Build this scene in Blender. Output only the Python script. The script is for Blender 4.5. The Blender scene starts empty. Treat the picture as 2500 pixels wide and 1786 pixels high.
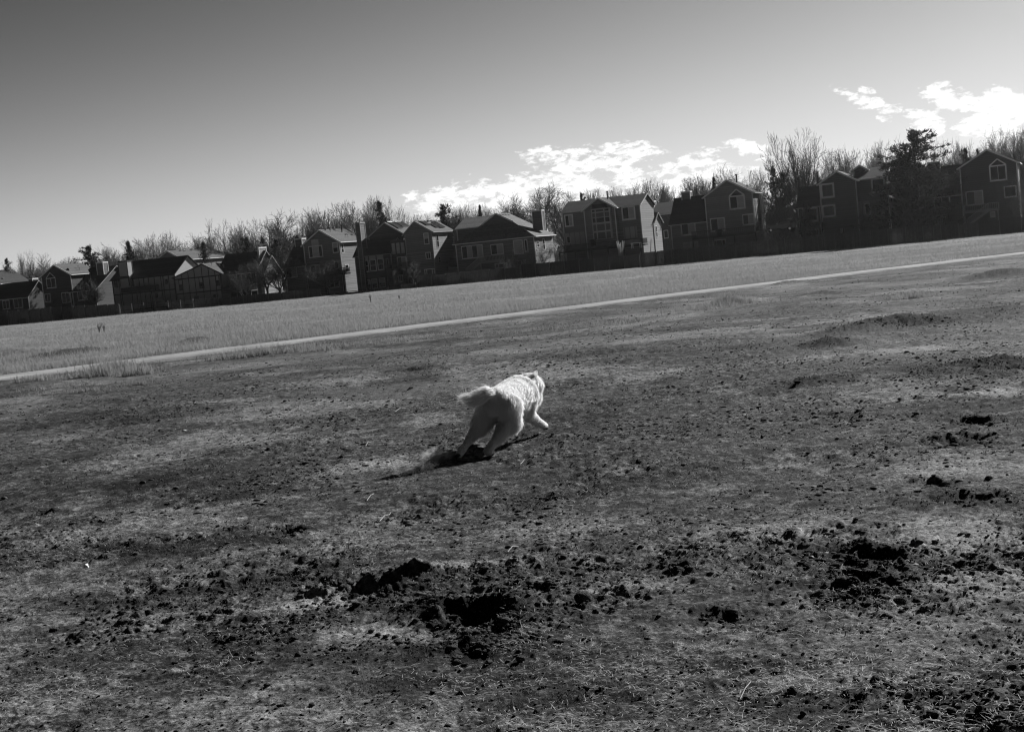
import bpy, bmesh, math, random
import numpy as np
from mathutils import Vector, Matrix

SKY_P, SKY_B, SKY_K, SKY_M, CLOUD_V, SUN_E = 3.0, 0.0173, 3.0, 2.02, 7.5, 5.0
SOIL_LO, SOIL_HI, GRASS_V, PATH_V, BLADE_V, STRAW_V, STUB_V, CLOD_V = .027, .25, .20, .28, .295, .6, .20, .07
GCELL, MEADOW_N, STUB_N, STRAW_N, CLOD_N = .7, 800000, 130000, 50000, 23000
HAZE = 0.00006
HAZE_G = .7
random.seed(7)
RNG = np.random.default_rng(11)
C = bpy.context.scene.collection
SC = bpy.context.scene

# ---------------------------------------------------------------- camera
FPX = 3472.0                      # 50 mm on a 36 mm frame, 2500 px wide
CAMZ = 1.65
ROLL = math.radians(5.6)
PITCH = math.atan(268.0 * math.cos(ROLL) / FPX)
cp, sp = math.cos(PITCH), math.sin(PITCH)
F_ = np.array([0.0, cp, -sp]); R0 = np.array([1.0, 0, 0]); U0 = np.array([0.0, sp, cp])
CR = R0 * math.cos(ROLL) - U0 * math.sin(ROLL)
CU = R0 * math.sin(ROLL) + U0 * math.cos(ROLL)
CAM = np.array([0.0, 0.0, CAMZ])
cd = bpy.data.cameras.new('camera'); cam = bpy.data.objects.new('camera', cd); C.objects.link(cam)
cd.lens = 50.0; cd.sensor_width = 36.0; cd.sensor_fit = 'HORIZONTAL'
cd.clip_start = 0.1; cd.clip_end = 20000
cam.matrix_world = Matrix(((CR[0], CU[0], -F_[0], 0), (CR[1], CU[1], -F_[1], 0), (CR[2], CU[2], -F_[2], CAMZ), (0, 0, 0, 1)))
SC.camera = cam
SC.render.resolution_x = 1024; SC.render.resolution_y = 731

SUN_AZ = math.radians(43.0)       # clockwise from the view direction
SUN_EL = math.radians(28.0)

def ray(px, py):
    d = F_ + CR * ((px - 1250.0) / FPX) - CU * ((py - 893.0) / FPX)
    return d / np.linalg.norm(d)

# ---------------------------------------------------------------- world
W = bpy.data.worlds.new('World'); SC.world = W; W.use_nodes = True
nt = W.node_tree; nt.nodes.clear()
def N(t, **k):
    n = nt.nodes.new(t)
    for a, b in k.items(): setattr(n, a, b)
    return n
def M(op, a, b=None, c=None, clamp=False):
    n = nt.nodes.new('ShaderNodeMath'); n.operation = op; n.use_clamp = clamp
    for i, x in enumerate((a, b, c)):
        if x is None: continue
        if isinstance(x, (int, float)): n.inputs[i].default_value = x
        else: nt.links.new(x, n.inputs[i])
    return n.outputs[0]
sky = N('ShaderNodeTexSky', sky_type='NISHITA', sun_disc=False)
sky.sun_elevation = SUN_EL; sky.sun_rotation = SUN_AZ; sky.air_density = 1.0; sky.dust_density = 0.7; sky.ozone_density = 1.0; sky.altitude = 1600
sep = N('ShaderNodeSeparateColor'); nt.links.new(sky.outputs[0], sep.inputs[0])
# black and white film behind a red filter: mostly the red record, with contrast
g = M('ADD', M('MULTIPLY', sep.outputs[0], 0.9), M('MULTIPLY', sep.outputs[1], 0.1))
g = M('MULTIPLY', M('POWER', g, SKY_P), SKY_B)
g = M('MULTIPLY', M('DIVIDE', g, M('ADD', 1.0, M('DIVIDE', g, SKY_K))), SKY_M)
tc = N('ShaderNodeTexCoord')
sx = N('ShaderNodeSeparateXYZ'); nt.links.new(tc.outputs['Generated'], sx.inputs[0])
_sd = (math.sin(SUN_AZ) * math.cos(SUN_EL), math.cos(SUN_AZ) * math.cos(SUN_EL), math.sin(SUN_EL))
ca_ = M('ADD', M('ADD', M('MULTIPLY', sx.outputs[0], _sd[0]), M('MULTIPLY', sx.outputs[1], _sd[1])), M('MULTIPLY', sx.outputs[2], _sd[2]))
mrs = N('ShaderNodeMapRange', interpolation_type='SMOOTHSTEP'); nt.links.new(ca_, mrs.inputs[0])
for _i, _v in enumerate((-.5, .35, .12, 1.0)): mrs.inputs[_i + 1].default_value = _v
g = M('MULTIPLY', g, mrs.outputs[0])  # dims the sky away from the sun, added to deepen the shaded house fronts
az = M('ARCTAN2', sx.outputs[0], sx.outputs[1])
el = M('ARCSINE', sx.outputs[2])
comb = N('ShaderNodeCombineXYZ'); nt.links.new(az, comb.inputs[0]); nt.links.new(el, comb.inputs[1])
def azel(px, py):
    d = ray(px, py); return math.atan2(d[0], d[1]), math.asin(d[2])
def cloud_blob(x0, y0, x1, y1, h, amp=1.0):
    a0, e0 = azel(x0, y0); a1, e1 = azel(x1, y1)
    ca, ce = (a0 + a1) / 2, (e0 + e1) / 2
    L = math.hypot(a1 - a0, e1 - e0) / 2; an = math.atan2(e1 - e0, a1 - a0); hh = h * 1.6 / FPX
    da, de = M('SUBTRACT', az, ca), M('SUBTRACT', el, ce)
    p = M('ADD', M('MULTIPLY', da, math.cos(an) / L), M('MULTIPLY', de, math.sin(an) / L))
    q = M('ADD', M('MULTIPLY', da, -math.sin(an) / hh), M('MULTIPLY', de, math.cos(an) / hh))
    r2 = M('ADD', M('POWER', M('ABSOLUTE', p), 3.0), M('MULTIPLY', q, q))
    return M('ADD', M('SUBTRACT', 1.0, r2), amp - 1.0)
blobs = [(955, 500, 1300, 460, 26, 1.0), (1150, 470, 1520, 452, 26, 1.05), (1330, 400, 1640, 372, 22, 1.0), (1260, 385, 1420, 378, 18, .95), (1440, 430, 1700, 415, 26, .8),
         (1400, 490, 1800, 440, 30, .8), (1620, 402, 1780, 372, 18, .95), (1760, 345, 1890, 390, 16, .95), (1560, 460, 1900, 420, 24, .8), (1000, 480, 1500, 500, 26, .9),
         (2010, 208, 2110, 250, 11, .7), (2085, 213, 2150, 228, 8, .6), (2080, 240, 2210, 270, 14, .7), (2130, 291, 2190, 291, 7, .7),
         (2235, 215, 2420, 262, 22, 1.0), (2360, 250, 2560, 275, 30, 1.05), (2200, 285, 2310, 300, 24, 1.0), (2330, 305, 2520, 305, 30, 1.05),
         (2560, 300, 3100, 260, 60, 1.0), (2480, 330, 2900, 330, 40, .8), (2480, 110, 2500, 112, 5, 0)]
mask = None
for b in blobs:
    m = cloud_blob(*b); mask = m if mask is None else M('MAXIMUM', mask, m)
def cnoise(scx, scy, rot, detail, rough, dist=0.0):
    mp = N('ShaderNodeMapping'); nt.links.new(comb.outputs[0], mp.inputs[0])
    mp.inputs['Rotation'].default_value = (0, 0, rot); mp.inputs['Scale'].default_value = (scx, scy, 1)
    n = N('ShaderNodeTexNoise'); nt.links.new(mp.outputs[0], n.inputs['Vector'])
    n.inputs['Scale'].default_value = 1.0; n.inputs['Detail'].default_value = detail; n.inputs['Roughness'].default_value = rough
    n.inputs['Distortion'].default_value = dist
    return n.outputs[0]
cn = cnoise(120, 240, -0.3, 11, .66, .3)
cn2 = cnoise(38, 95, -0.3, 7, .6, .2)
den = M('ADD', M('MULTIPLY', M('SUBTRACT', M('MAXIMUM', mask, -2.0), .5), 1.7), M('ADD', M('MULTIPLY', M('SUBTRACT', cn, .5), 5.8), M('MULTIPLY', M('SUBTRACT', cn2, .5), 6.5)))
den = M('MULTIPLY', M('ADD', den, .30), .95, clamp=True)
# thin high cirrus contrail, far left
a0, e0 = azel(55, 434); a1, e1 = azel(97, 428)
t1 = M('MULTIPLY', M('SUBTRACT', 1.0, M('ABSOLUTE', M('DIVIDE', M('SUBTRACT', az, (a0 + a1) / 2), (a1 - a0) / 2))), 2.0, clamp=True)
t2 = M('SUBTRACT', 1.0, M('ABSOLUTE', M('DIVIDE', M('SUBTRACT', M('SUBTRACT', el, e0), M('MULTIPLY', M('SUBTRACT', az, a0), (e1 - e0) / (a1 - a0))), 0.0006)), clamp=True)
trail = M('MULTIPLY', M('MULTIPLY', t1, t2), .12)
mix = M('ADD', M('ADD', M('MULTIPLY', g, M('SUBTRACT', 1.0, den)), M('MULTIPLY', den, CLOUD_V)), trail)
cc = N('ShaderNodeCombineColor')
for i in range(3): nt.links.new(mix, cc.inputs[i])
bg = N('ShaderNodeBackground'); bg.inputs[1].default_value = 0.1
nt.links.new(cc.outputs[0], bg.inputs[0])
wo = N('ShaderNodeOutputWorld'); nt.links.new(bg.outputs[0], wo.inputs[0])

# ---------------------------------------------------------------- sun
sd = bpy.data.lights.new('sun', 'SUN'); so = bpy.data.objects.new('sun', sd); C.objects.link(so)
sd.energy = SUN_E; sd.angle = math.radians(0.53); sd.color = (1, 1, 1)
sdir = Vector((math.sin(SUN_AZ) * math.cos(SUN_EL), math.cos(SUN_AZ) * math.cos(SUN_EL), math.sin(SUN_EL)))
so.rotation_euler = sdir.to_track_quat('Z', 'Y').to_euler(); so.location = (60, 60, 80)

SC.view_settings.view_transform = 'Standard'; SC.view_settings.look = 'None'
SC.view_settings.exposure = 0.6; SC.view_settings.gamma = 1.0; SC.view_settings.use_curve_mapping = False
SC.cycles.max_bounces = 5; SC.cycles.transparent_max_bounces = 8; SC.cycles.volume_bounces = 0
SC.cycles.use_denoising = True; SC.cycles.filter_width = 1.2

# ---------------------------------------------------------------- materials
MATS = {}
def mat(name, v, rough=.9, noise=0.0, nscale=3.0, bump=0.0, bscale=20.0, lap=0.0, vert=False, metal=0.0, trans=0.0, spec=.3, stretch=(1, 1, 1)):
    if name in MATS: return MATS[name]
    m = bpy.data.materials.new(name); m.use_nodes = True; t = m.node_tree
    b = t.nodes['Principled BSDF']; b.inputs['Roughness'].default_value = rough
    b.inputs['Metallic'].default_value = metal; b.inputs['Specular IOR Level'].default_value = spec
    b.inputs['Base Color'].default_value = (v, v, v, 1)
    def nn(k): return t.nodes.new(k)
    tcn = nn('ShaderNodeTexCoord'); col = None
    mp = nn('ShaderNodeMapping'); t.links.new(tcn.outputs['Object'], mp.inputs[0]); mp.inputs['Scale'].default_value = stretch
    if noise:
        n = nn('ShaderNodeTexNoise'); n.inputs['Scale'].default_value = nscale; n.inputs['Detail'].default_value = 8; n.inputs['Roughness'].default_value = .65
        t.links.new(mp.outputs[0], n.inputs['Vector'])
        mr = nn('ShaderNodeMapRange'); mr.inputs[1].default_value = .3; mr.inputs[2].default_value = .7
        mr.inputs[3].default_value = v * (1 - noise); mr.inputs[4].default_value = v * (1 + noise)
        t.links.new(n.outputs[0], mr.inputs[0]); col = mr.outputs[0]
    hgt_ = None
    if lap:                     # lap siding / boards as a saw-tooth of real pitch
        s = nn('ShaderNodeSeparateXYZ'); t.links.new(tcn.outputs['Object'], s.inputs[0])
        src = s.outputs[0] if vert else s.outputs[2]
        if vert:
            ad = nn('ShaderNodeMath'); ad.operation = 'ADD'; t.links.new(s.outputs[0], ad.inputs[0]); t.links.new(s.outputs[1], ad.inputs[1]); src = ad.outputs[0]
        d = nn('ShaderNodeMath'); d.operation = 'DIVIDE'; t.links.new(src, d.inputs[0]); d.inputs[1].default_value = lap
        fr = nn('ShaderNodeMath'); fr.operation = 'FRACT'; t.links.new(d.outputs[0], fr.inputs[0])
        gr = nn('ShaderNodeMapRange'); gr.inputs[1].default_value = 0.0; gr.inputs[2].default_value = .22; gr.inputs[3].default_value = .35; gr.inputs[4].default_value = 1.0
        if not vert: gr.inputs[1].default_value = 1.0; gr.inputs[2].default_value = .72
        t.links.new(fr.outputs[0], gr.inputs[0])
        fl = nn('ShaderNodeMath'); fl.operation = 'FLOOR'; t.links.new(d.outputs[0], fl.inputs[0])
        wn = nn('ShaderNodeTexWhiteNoise'); wn.noise_dimensions = '1D'; t.links.new(fl.outputs[0], wn.inputs['W'])
        wr = nn('ShaderNodeMapRange'); wr.inputs[3].default_value = .8; wr.inputs[4].default_value = 1.12; t.links.new(wn.outputs[0], wr.inputs[0])
        mu = nn('ShaderNodeMath'); mu.operation = 'MULTIPLY'; t.links.new(gr.outputs[0], mu.inputs[0]); t.links.new(wr.outputs[0], mu.inputs[1])
        m2 = nn('ShaderNodeMath'); m2.operation = 'MULTIPLY'; t.links.new(mu.outputs[0], m2.inputs[0])
        if col is not None: t.links.new(col, m2.inputs[1])
        else: m2.inputs[1].default_value = v
        col = m2.outputs[0]; hgt_ = fr.outputs[0]
    if col is not None:
        cb = nn('ShaderNodeCombineColor')
        for i in range(3): t.links.new(col, cb.inputs[i])
        t.links.new(cb.outputs[0], b.inputs['Base Color'])
    if bump:
        n = nn('ShaderNodeTexNoise'); n.inputs['Scale'].default_value = bscale; n.inputs['Detail'].default_value = 6
        t.links.new(mp.outputs[0], n.inputs['Vector'])
        bp = nn('ShaderNodeBump'); bp.inputs['Strength'].default_value = bump; bp.inputs['Distance'].default_value = .05
        t.links.new(n.outputs[0], bp.inputs['Height']); t.links.new(bp.outputs[0], b.inputs['Normal'])
    if trans:
        tr = nn('ShaderNodeBsdfTranslucent'); tr.inputs[0].default_value = (v, v, v, 1)
        mx = nn('ShaderNodeMixShader'); mx.inputs[0].default_value = trans
        t.links.new(b.outputs[0], mx.inputs[1]); t.links.new(tr.outputs[0], mx.inputs[2])
        t.links.new(mx.outputs[0], t.nodes['Material Output'].inputs['Surface'])
    MATS[name] = m; return m

# ---------------------------------------------------------------- object helpers
def tag(o, label=None, cat=None, group=None, kind=None):
    if label: o['label'] = label
    if cat: o['category'] = cat
    if group: o['group'] = group
    if kind: o['kind'] = kind
    return o
def empty(name, loc=(0, 0, 0), rz=0.0):
    o = bpy.data.objects.new(name, None); C.objects.link(o); o.location = loc; o.rotation_euler = (0, 0, rz); return o
def mesh_obj(name, V, Fc, m, parent=None, smooth=False):
    me = bpy.data.meshes.new(name); me.from_pydata([tuple(v) for v in V], [], Fc)
    if m: me.materials.append(m)
    if smooth: me.polygons.foreach_set('use_smooth', [True] * len(me.polygons))
    o = bpy.data.objects.new(name, me); C.objects.link(o)
    if parent: o.parent = parent
    return o
def fast_mesh(name, V, Fc, m, parent=None, smooth=False, link=True):
    """V (n,3) float, Fc (k,3|4) int arrays"""
    me = bpy.data.meshes.new(name); V = np.ascontiguousarray(V, dtype=np.float32); Fc = np.ascontiguousarray(Fc, dtype=np.int32)
    k, s = Fc.shape
    me.vertices.add(len(V)); me.vertices.foreach_set('co', V.ravel())
    me.loops.add(k * s); me.loops.foreach_set('vertex_index', Fc.ravel())
    me.polygons.add(k); me.polygons.foreach_set('loop_start', np.arange(0, k * s, s, dtype=np.int32))
    if smooth: me.polygons.foreach_set('use_smooth', np.ones(k, dtype=bool))
    if m: me.materials.append(m)
    me.update(calc_edges=True)
    if not link: return me
    o = bpy.data.objects.new(name, me); C.objects.link(o)
    if parent: o.parent = parent
    return o
class MB:
    def __init__(s): s.V = []; s.F = []
    def poly(s, pts):
        n = len(s.V); s.V += [tuple(p) for p in pts]; s.F.append(tuple(range(n, n + len(pts)))); return s
    def box(s, a, b):
        x0, y0, z0 = [min(p, q) for p, q in zip(a, b)]; x1, y1, z1 = [max(p, q) for p, q in zip(a, b)]
        n = len(s.V); s.V += [(x0, y0, z0), (x1, y0, z0), (x1, y1, z0), (x0, y1, z0), (x0, y0, z1), (x1, y0, z1), (x1, y1, z1), (x0, y1, z1)]
        s.F += [tuple(n + i for i in f) for f in ((0, 3, 2, 1), (4, 5, 6, 7), (0, 1, 5, 4), (1, 2, 6, 5), (2, 3, 7, 6), (3, 0, 4, 7))]; return s
    def prism(s, pts, y0, y1):
        """polygon in (x,z), extruded along y"""
        n = len(s.V); k = len(pts)
        s.V += [(p[0], y0, p[1]) for p in pts] + [(p[0], y1, p[1]) for p in pts]
        s.F.append(tuple(n + i for i in range(k))); s.F.append(tuple(n + k + i for i in reversed(range(k))))
        for i in range(k):
            j = (i + 1) % k; s.F.append((n + i, n + k + i, n + k + j, n + j))
        return s
    def slab(s, quad, t):
        """thick slab: quad of 3-D points, thickness t downward"""
        n = len(s.V); k = len(quad)
        s.V += [tuple(p) for p in quad] + [(p[0], p[1], p[2] - t) for p in quad]
        s.F.append(tuple(n + i for i in range(k))); s.F.append(tuple(n + k + i for i in reversed(range(k))))
        for i in range(k):
            j = (i + 1) % k; s.F.append((n + i, n + k + i, n + k + j, n + j))
        return s
    def bar(s, p, q, w, d=None):
        p, q = Vector(p), Vector(q); d = d or w; ax = (q - p).normalized()
        u = ax.cross(Vector((0, 0, 1)))
        if u.length < 1e-3: u = Vector((1, 0, 0))
        u.normalize(); v = ax.cross(u); n = len(s.V)
        for c in (p, q):
            for a, b in ((-1, -1), (1, -1), (1, 1), (-1, 1)): s.V.append(tuple(c + u * a * w / 2 + v * b * d / 2))
        s.F += [tuple(n + i for i in f) for f in ((0, 1, 2, 3), (7, 6, 5, 4), (0, 4, 5, 1), (1, 5, 6, 2), (2, 6, 7, 3), (3, 7, 4, 0))]; return s
    def tube(s, pts, rad, k=8):
        n0 = len(s.V); pts = [Vector(p) for p in pts]
        if not hasattr(rad, '__len__'): rad = [rad] * len(pts)
        for i, p in enumerate(pts):
            ax = (pts[min(i + 1, len(pts) - 1)] - pts[max(i - 1, 0)]).normalized()
            u = ax.cross(Vector((0, 0, 1)))
            if u.length < 1e-2: u = ax.cross(Vector((1, 0, 0)))
            u.normalize(); v = ax.cross(u)
            for j in range(k):
                a = 2 * math.pi * j / k; s.V.append(tuple(p + (u * math.cos(a) + v * math.sin(a)) * rad[i]))
        for i in range(len(pts) - 1):
            for j in range(k):
                j2 = (j + 1) % k; a = n0 + i * k
                s.F.append((a + j, a + j2, a + k + j2, a + k + j))
        s.F.append(tuple(n0 + j for j in reversed(range(k)))); s.F.append(tuple(n0 + (len(pts) - 1) * k + j for j in range(k))); return s
    def build(s, name, m, parent=None, smooth=False): return mesh_obj(name, s.V, s.F, m, parent, smooth)
def copy_tree(o, parent=None):
    c = o.copy(); C.objects.link(c); c.parent = parent
    for ch in list(o.children): copy_tree(ch, c)
    return c

# ---------------------------------------------------------------- numpy noise
def _h(ix, iy, seed):
    h = (ix.astype(np.int64) * 374761393 + iy.astype(np.int64) * 668265263 + seed * 1442695041) & 0xffffffff
    h = ((h ^ (h >> 13)) * 1274126177) & 0xffffffff
    return (h ^ (h >> 16)) & 0xffff
_ang = np.arange(65536) * (2 * math.pi / 65536); _cs, _sn = np.cos(_ang).astype(np.float32), np.sin(_ang).astype(np.float32)
def gnoise(x, y, lam, seed):
    x = x / lam + 1000.37; y = y / lam + 1000.71
    xi = np.floor(x); yi = np.floor(y); fx = (x - xi).astype(np.float32); fy = (y - yi).astype(np.float32)
    u = fx * fx * fx * (fx * (fx * 6 - 15) + 10); v = fy * fy * fy * (fy * (fy * 6 - 15) + 10)
    def g(a, b):
        h = _h(xi + a, yi + b, seed); return _cs[h] * (fx - a) + _sn[h] * (fy - b)
    n0 = g(0, 0); n0 = n0 + u * (g(1, 0) - n0); n1 = g(0, 1); n1 = n1 + u * (g(1, 1) - n1)
    return (n0 + v * (n1 - n0)) * 1.5
def sstep(a, b, x):
    t = np.clip((x - a) / (b - a), 0, 1); return t * t * (3 - 2 * t)

# ---------------------------------------------------------------- terrain
TH = math.radians(22.0); ct, st = math.cos(TH), math.sin(TH)
RO = (35.0, 231.0)                # origin of the house row
ZROW = -2.0
def uv_of(X, Y): return (X - RO[0]) * ct - (Y - RO[1]) * st, (X - RO[0]) * st + (Y - RO[1]) * ct
def world(u, v, z=0.0): return (RO[0] + u * ct + v * st, RO[1] - u * st + v * ct, z)
V_FENCE = -13.0
def zbase(X, Y):
    u, v = uv_of(X, Y)
    q = X * st + Y * ct
    z = ZROW * np.clip((q - 20) / 165.0, 0, 1)
    z = z * 1.0
    bank = sstep(-52, -28, u) * (-0.05 + .1 * np.sin(u * .21) + .1 * np.sin(u * .083 + 1))
    z = z + bank * sstep(-16.8, -14.9, v + .5 * np.sin(u * .17) + .3 * np.sin(u * .41))
    return z
def pix_ground(px, py, fn=None):
    d = ray(px, py); z = 0.0
    for _ in range(60):
        t = (z - CAMZ) / d[2]; X, Y = d[0] * t, d[1] * t
        z2 = float((fn or zbase)(np.array([X]), np.array([Y]))[0]); z = z * .3 + z2 * .7
    return X, Y, z
# the concrete footpath: a nearly straight line across the field
_pp = [pix_ground(*p)[:2] for p in ((0, 924), (280, 888), (800, 826), (1250, 771), (1700, 712), (2230, 651), (2480, 621))]
_px = np.array([p[0] for p in _pp]); _py = np.array([p[1] for p in _pp])
def path_y(X): return np.interp(X, np.r_[-300, _px, 400], np.r_[_py[0] + (_px[0] + 300) * -(_py[1] - _py[0]) / (_px[1] - _px[0]), _py, _py[-1] + (400 - _px[-1]) * (_py[-1] - _py[-2]) / (_px[-1] - _px[-2])])
_pc = np.polyfit(_px, _py, 2)
def path_y(X): return np.polyval(_pc, np.clip(X, -40, 40)) + (X - np.clip(X, -40, 40)) * (_pc[1] + 2 * _pc[0] * np.clip(X, -40, 40))
def path_d(X, Y): return Y - path_y(X)
PATH_HW = 1.15

# pits, scrapes and mounds: (px, py, half-width px, half-depth m, height m, sharpness)
_HOLES = [(885, 1436, 90, .19, -.18), (960, 1420, 70, .16, -.17), (800, 1440, 50, .1, -.08), (1178, 1508, 76, .19, -.17), (1110, 1520, 50, .12, -.1), (1100, 1500, 40, .1, -.06), (1773, 1506, 26, .07, -.03), (1730, 1498, 22, .07, -.02),
          (2150, 1352, 48, .14, -.16), (2095, 1412, 42, .10, -.12), (2170, 1415, 34, .10, -.08), (2314, 1373, 40, .10, -.06), (2372, 1023, 48, .28, -.08), (2349, 1069, 60, .18, -.05),
          (2276, 1164, 32, .16, -.045), (2380, 1205, 60, .2, -.05), (1660, 1390, 30, .07, -.04), (1000, 900, 40, .3, -.05), (700, 1290, 40, .12, -.05), (90, 1240, 40, .15, -.05)]
_MOUNDS = [(2200, 792, 150, .7, .13), (2110, 808, 90, .6, .09), (2300, 800, 90, .6, .06), (2020, 840, 80, .5, .08), (2060, 828, 60, .4, .06), (2010, 940, 120, .6, .06), (2350, 917, 150, .8, .08), (2440, 902, 90, .6, .06), (1058, 1478, 60, .14, .03), (1172, 1590, 90, .14, .03),
           (1010, 1402, 55, .1, .025), (1175, 1400, 60, .1, .025), (2115, 1450, 70, .09, .03), (2080, 1330, 70, .1, .04), (820, 1455, 60, .12, .04), (1426, 1478, 30, .06, .03), (310, 980, 65, .5, .08), (303, 1036, 40, .3, .06),
           (2450, 668, 90, 1.5, .2), (2500, 692, 60, 1.1, .15), (2060, 683, 60, .9, .1), (2010, 712, 50, .7, .1), (176, 862, 90, 3.2, .22), (35, 860, 60, 3.0, .22), (482, 835, 55, 2.4, .2), (420, 815, 90, 1.2, .1), (250, 842, 50, 1.2, .2), (1770, 742, 40, .5, .12),
           (1930, 690, 50, .8, .1), (700, 905, 60, .4, .06), (550, 1110, 60, .3, .05)]
def _prep(lst):
    out = []
    for px, py, hw, hd, h in lst:
        X, Y, z = pix_ground(px, py); out.append((X, Y, hw * Y / FPX, hd, h))
    return out
HOLES, MOUNDS = _prep(_HOLES), _prep(_MOUNDS)
def relief(X, Y):
    """extra height from pits and mounds, and how churned the soil is there"""
    z = np.zeros_like(X); r = np.zeros_like(X)
    wx = gnoise(X, Y, .25, 91) * .12 + gnoise(X, Y, .08, 93) * .05 + gnoise(X, Y, .035, 95) * .02; wy = gnoise(X, Y, .25, 92) * .12 + gnoise(X, Y, .09, 94) * .05 + gnoise(X, Y, .035, 96) * .02
    for (cx, cy, a, b, h), k in [(m, 0) for m in HOLES] + [(m, 1) for m in MOUNDS]:
        s = min(1.0, a / .3) if k == 0 else min(3.0, a / .6)
        d2 = ((X + wx * s - cx) / a) ** 2 + ((Y + wy * s - cy) / b) ** 2
        near = d2 < 9
        if not near.any(): continue
        e = d2[near]
        if k == 0:
            z[near] += h * (1 - sstep(.05, 1.3, e)) + (-h * .10) * np.exp(-((np.sqrt(e) - 1.25) / .22) ** 2)
            r[near] = np.maximum(r[near], 1 - sstep(1.2, 5.0, e))
        else:
            z[near] += h * np.exp(-e * 1.4); r[near] = np.maximum(r[near], np.exp(-e * .8))
    return z, r
def fields(X, Y):
    """soil maps: dust (pale powdery), turf (straw stubble), rough (cloddy), dark (damp soil, dead weeds, painted shade on mounds)"""
    pdist = path_d(X, Y)
    n1 = gnoise(X, Y, 3.2, 1) + .5 * gnoise(X, Y, 1.3, 2) + .35 * gnoise(X, Y, .5, 3)
    n2 = gnoise(X, Y, 2.1, 4) + .6 * gnoise(X, Y, .8, 5) + .4 * gnoise(X, Y, .3, 6)
    dust = sstep(.05, .6, n1)
    dark = sstep(.12, .75, n2)
    return dust, dark, pdist
DUST_SPOTS = _prep([(760, 1480, 130, .25, 1), (880, 1560, 180, .22, .7), (1130, 1385, 260, .14, .9), (1560, 1430, 160, .2, .5), (2330, 1290, 170, .5, 1), (2420, 1420, 150, .4, .9), (1900, 1290, 260, .35, .5),
                    (2240, 850, 200, .5, .8), (1960, 815, 90, .3, .8), (2300, 1130, 200, .5, .7), (900, 1130, 130, .4, .7), (1400, 1290, 200, .3, .5), (150, 1075, 60, .5, .5), (2460, 960, 90, .3, .7), (2040, 870, 200, .4, .5)])
DARK_SPOTS = _prep([(400, 1330, 330, .7, .7), (300, 1180, 350, .8, .6), (1180, 1600, 160, .16, 1), (1060, 1492, 130, .2, 1.2), (1080, 1402, 170, .14, 1.0), (930, 1440, 150, .2, .8), (1190, 1530, 120, .2, 1), (1330, 1215, 150, .22, .7), (2180, 797, 190, .9, 1.3), (2020, 840, 90, .6, 1.3), (2075, 690, 90, .8, .8), (2010, 718, 60, .7, .8), (2440, 690, 120, 1.2, 1), (1990, 940, 130, .6, .9),
                    (2330, 910, 220, .8, .9), (2100, 1340, 110, .2, .9), (2120, 1445, 100, .12, 1), (2280, 1220, 120, .3, .5), (200, 1450, 260, .3, .6), (1850, 1620, 260, .15, .5), (1000, 1700, 300, .12, .4), (350, 1020, 240, .9, .6), (800, 1020, 200, .8, .5), (2440, 670, 90, 1.5, 1),
                    (176, 865, 150, 6, 1), (30, 866, 90, 6, 1), (482, 836, 65, 3, 1), (400, 812, 140, 2.5, .9), (300, 850, 200, 5, .5), (560, 800, 90, 1.2, .6), (2420, 760, 160, 1.2, .7), (1750, 850, 300, .8, .5), (2000, 1700, 300, .16, .5), (1500, 1700, 200, .12, .4), (640, 1420, 160, .3, .6)])  # dead weeds and dark soil; on mounds also near-side shade put into the colour
def spots(lst, X, Y):
    s = np.zeros_like(X)
    for cx, cy, a, b, h in lst:
        e = ((X - cx) / a) ** 2 + ((Y - cy) / b) ** 2
        s = np.maximum(s, h * np.exp(-e * 1.1))
    return s
def height(X, Y, cell=None, micro=True):
    X = np.asarray(X, float); Y = np.asarray(Y, float)
    z = zbase(X, Y); pd = path_d(X, Y)
    off = sstep(1.6, 5.0, np.abs(pd))
    u, v = uv_of(X, Y)
    z = z + off * (.10 * gnoise(X, Y, 23, 21) + .05 * gnoise(X, Y, 7.3, 22) + .03 * gnoise(X, Y, 3.1, 23)) * (1 - sstep(-24, -16, v))
    rz, churn = relief(X, Y)
    z = z + rz
    if not micro: return z
    if cell is None: cell = np.full_like(X, .004)
    r1 = sstep(-.3, .55, gnoise(X, Y, 1.9, 31) + .6 * gnoise(X, Y, .7, 32))
    rough = np.clip(.42 + .5 * r1 + .35 * churn + .22 * (np.clip(spots(DARK_SPOTS, X, Y), 0, 1) if 'DARK_SPOTS' in globals() else 0), 0, 1.3) * np.minimum(off + .12, 1)
    for i, lam in enumerate((1.3, .62, .33, .17, .09, .047, .025, .013)):
        w = np.clip((lam / cell - 2.0) / 2.0, 0, 1)
        if not (w > 0).any(): continue
        n = gnoise(X, Y, lam, 40 + i)
        if i >= 3: n = .35 - np.abs(n) * 1.6 if i % 2 else np.maximum(n, -.15) * 1.3
        amp = (.016, .030, .068, .12, .17, .20, .18, .14)[i] * lam
        z = z + w * amp * n * (rough if i > 0 else off)
    return z
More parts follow.
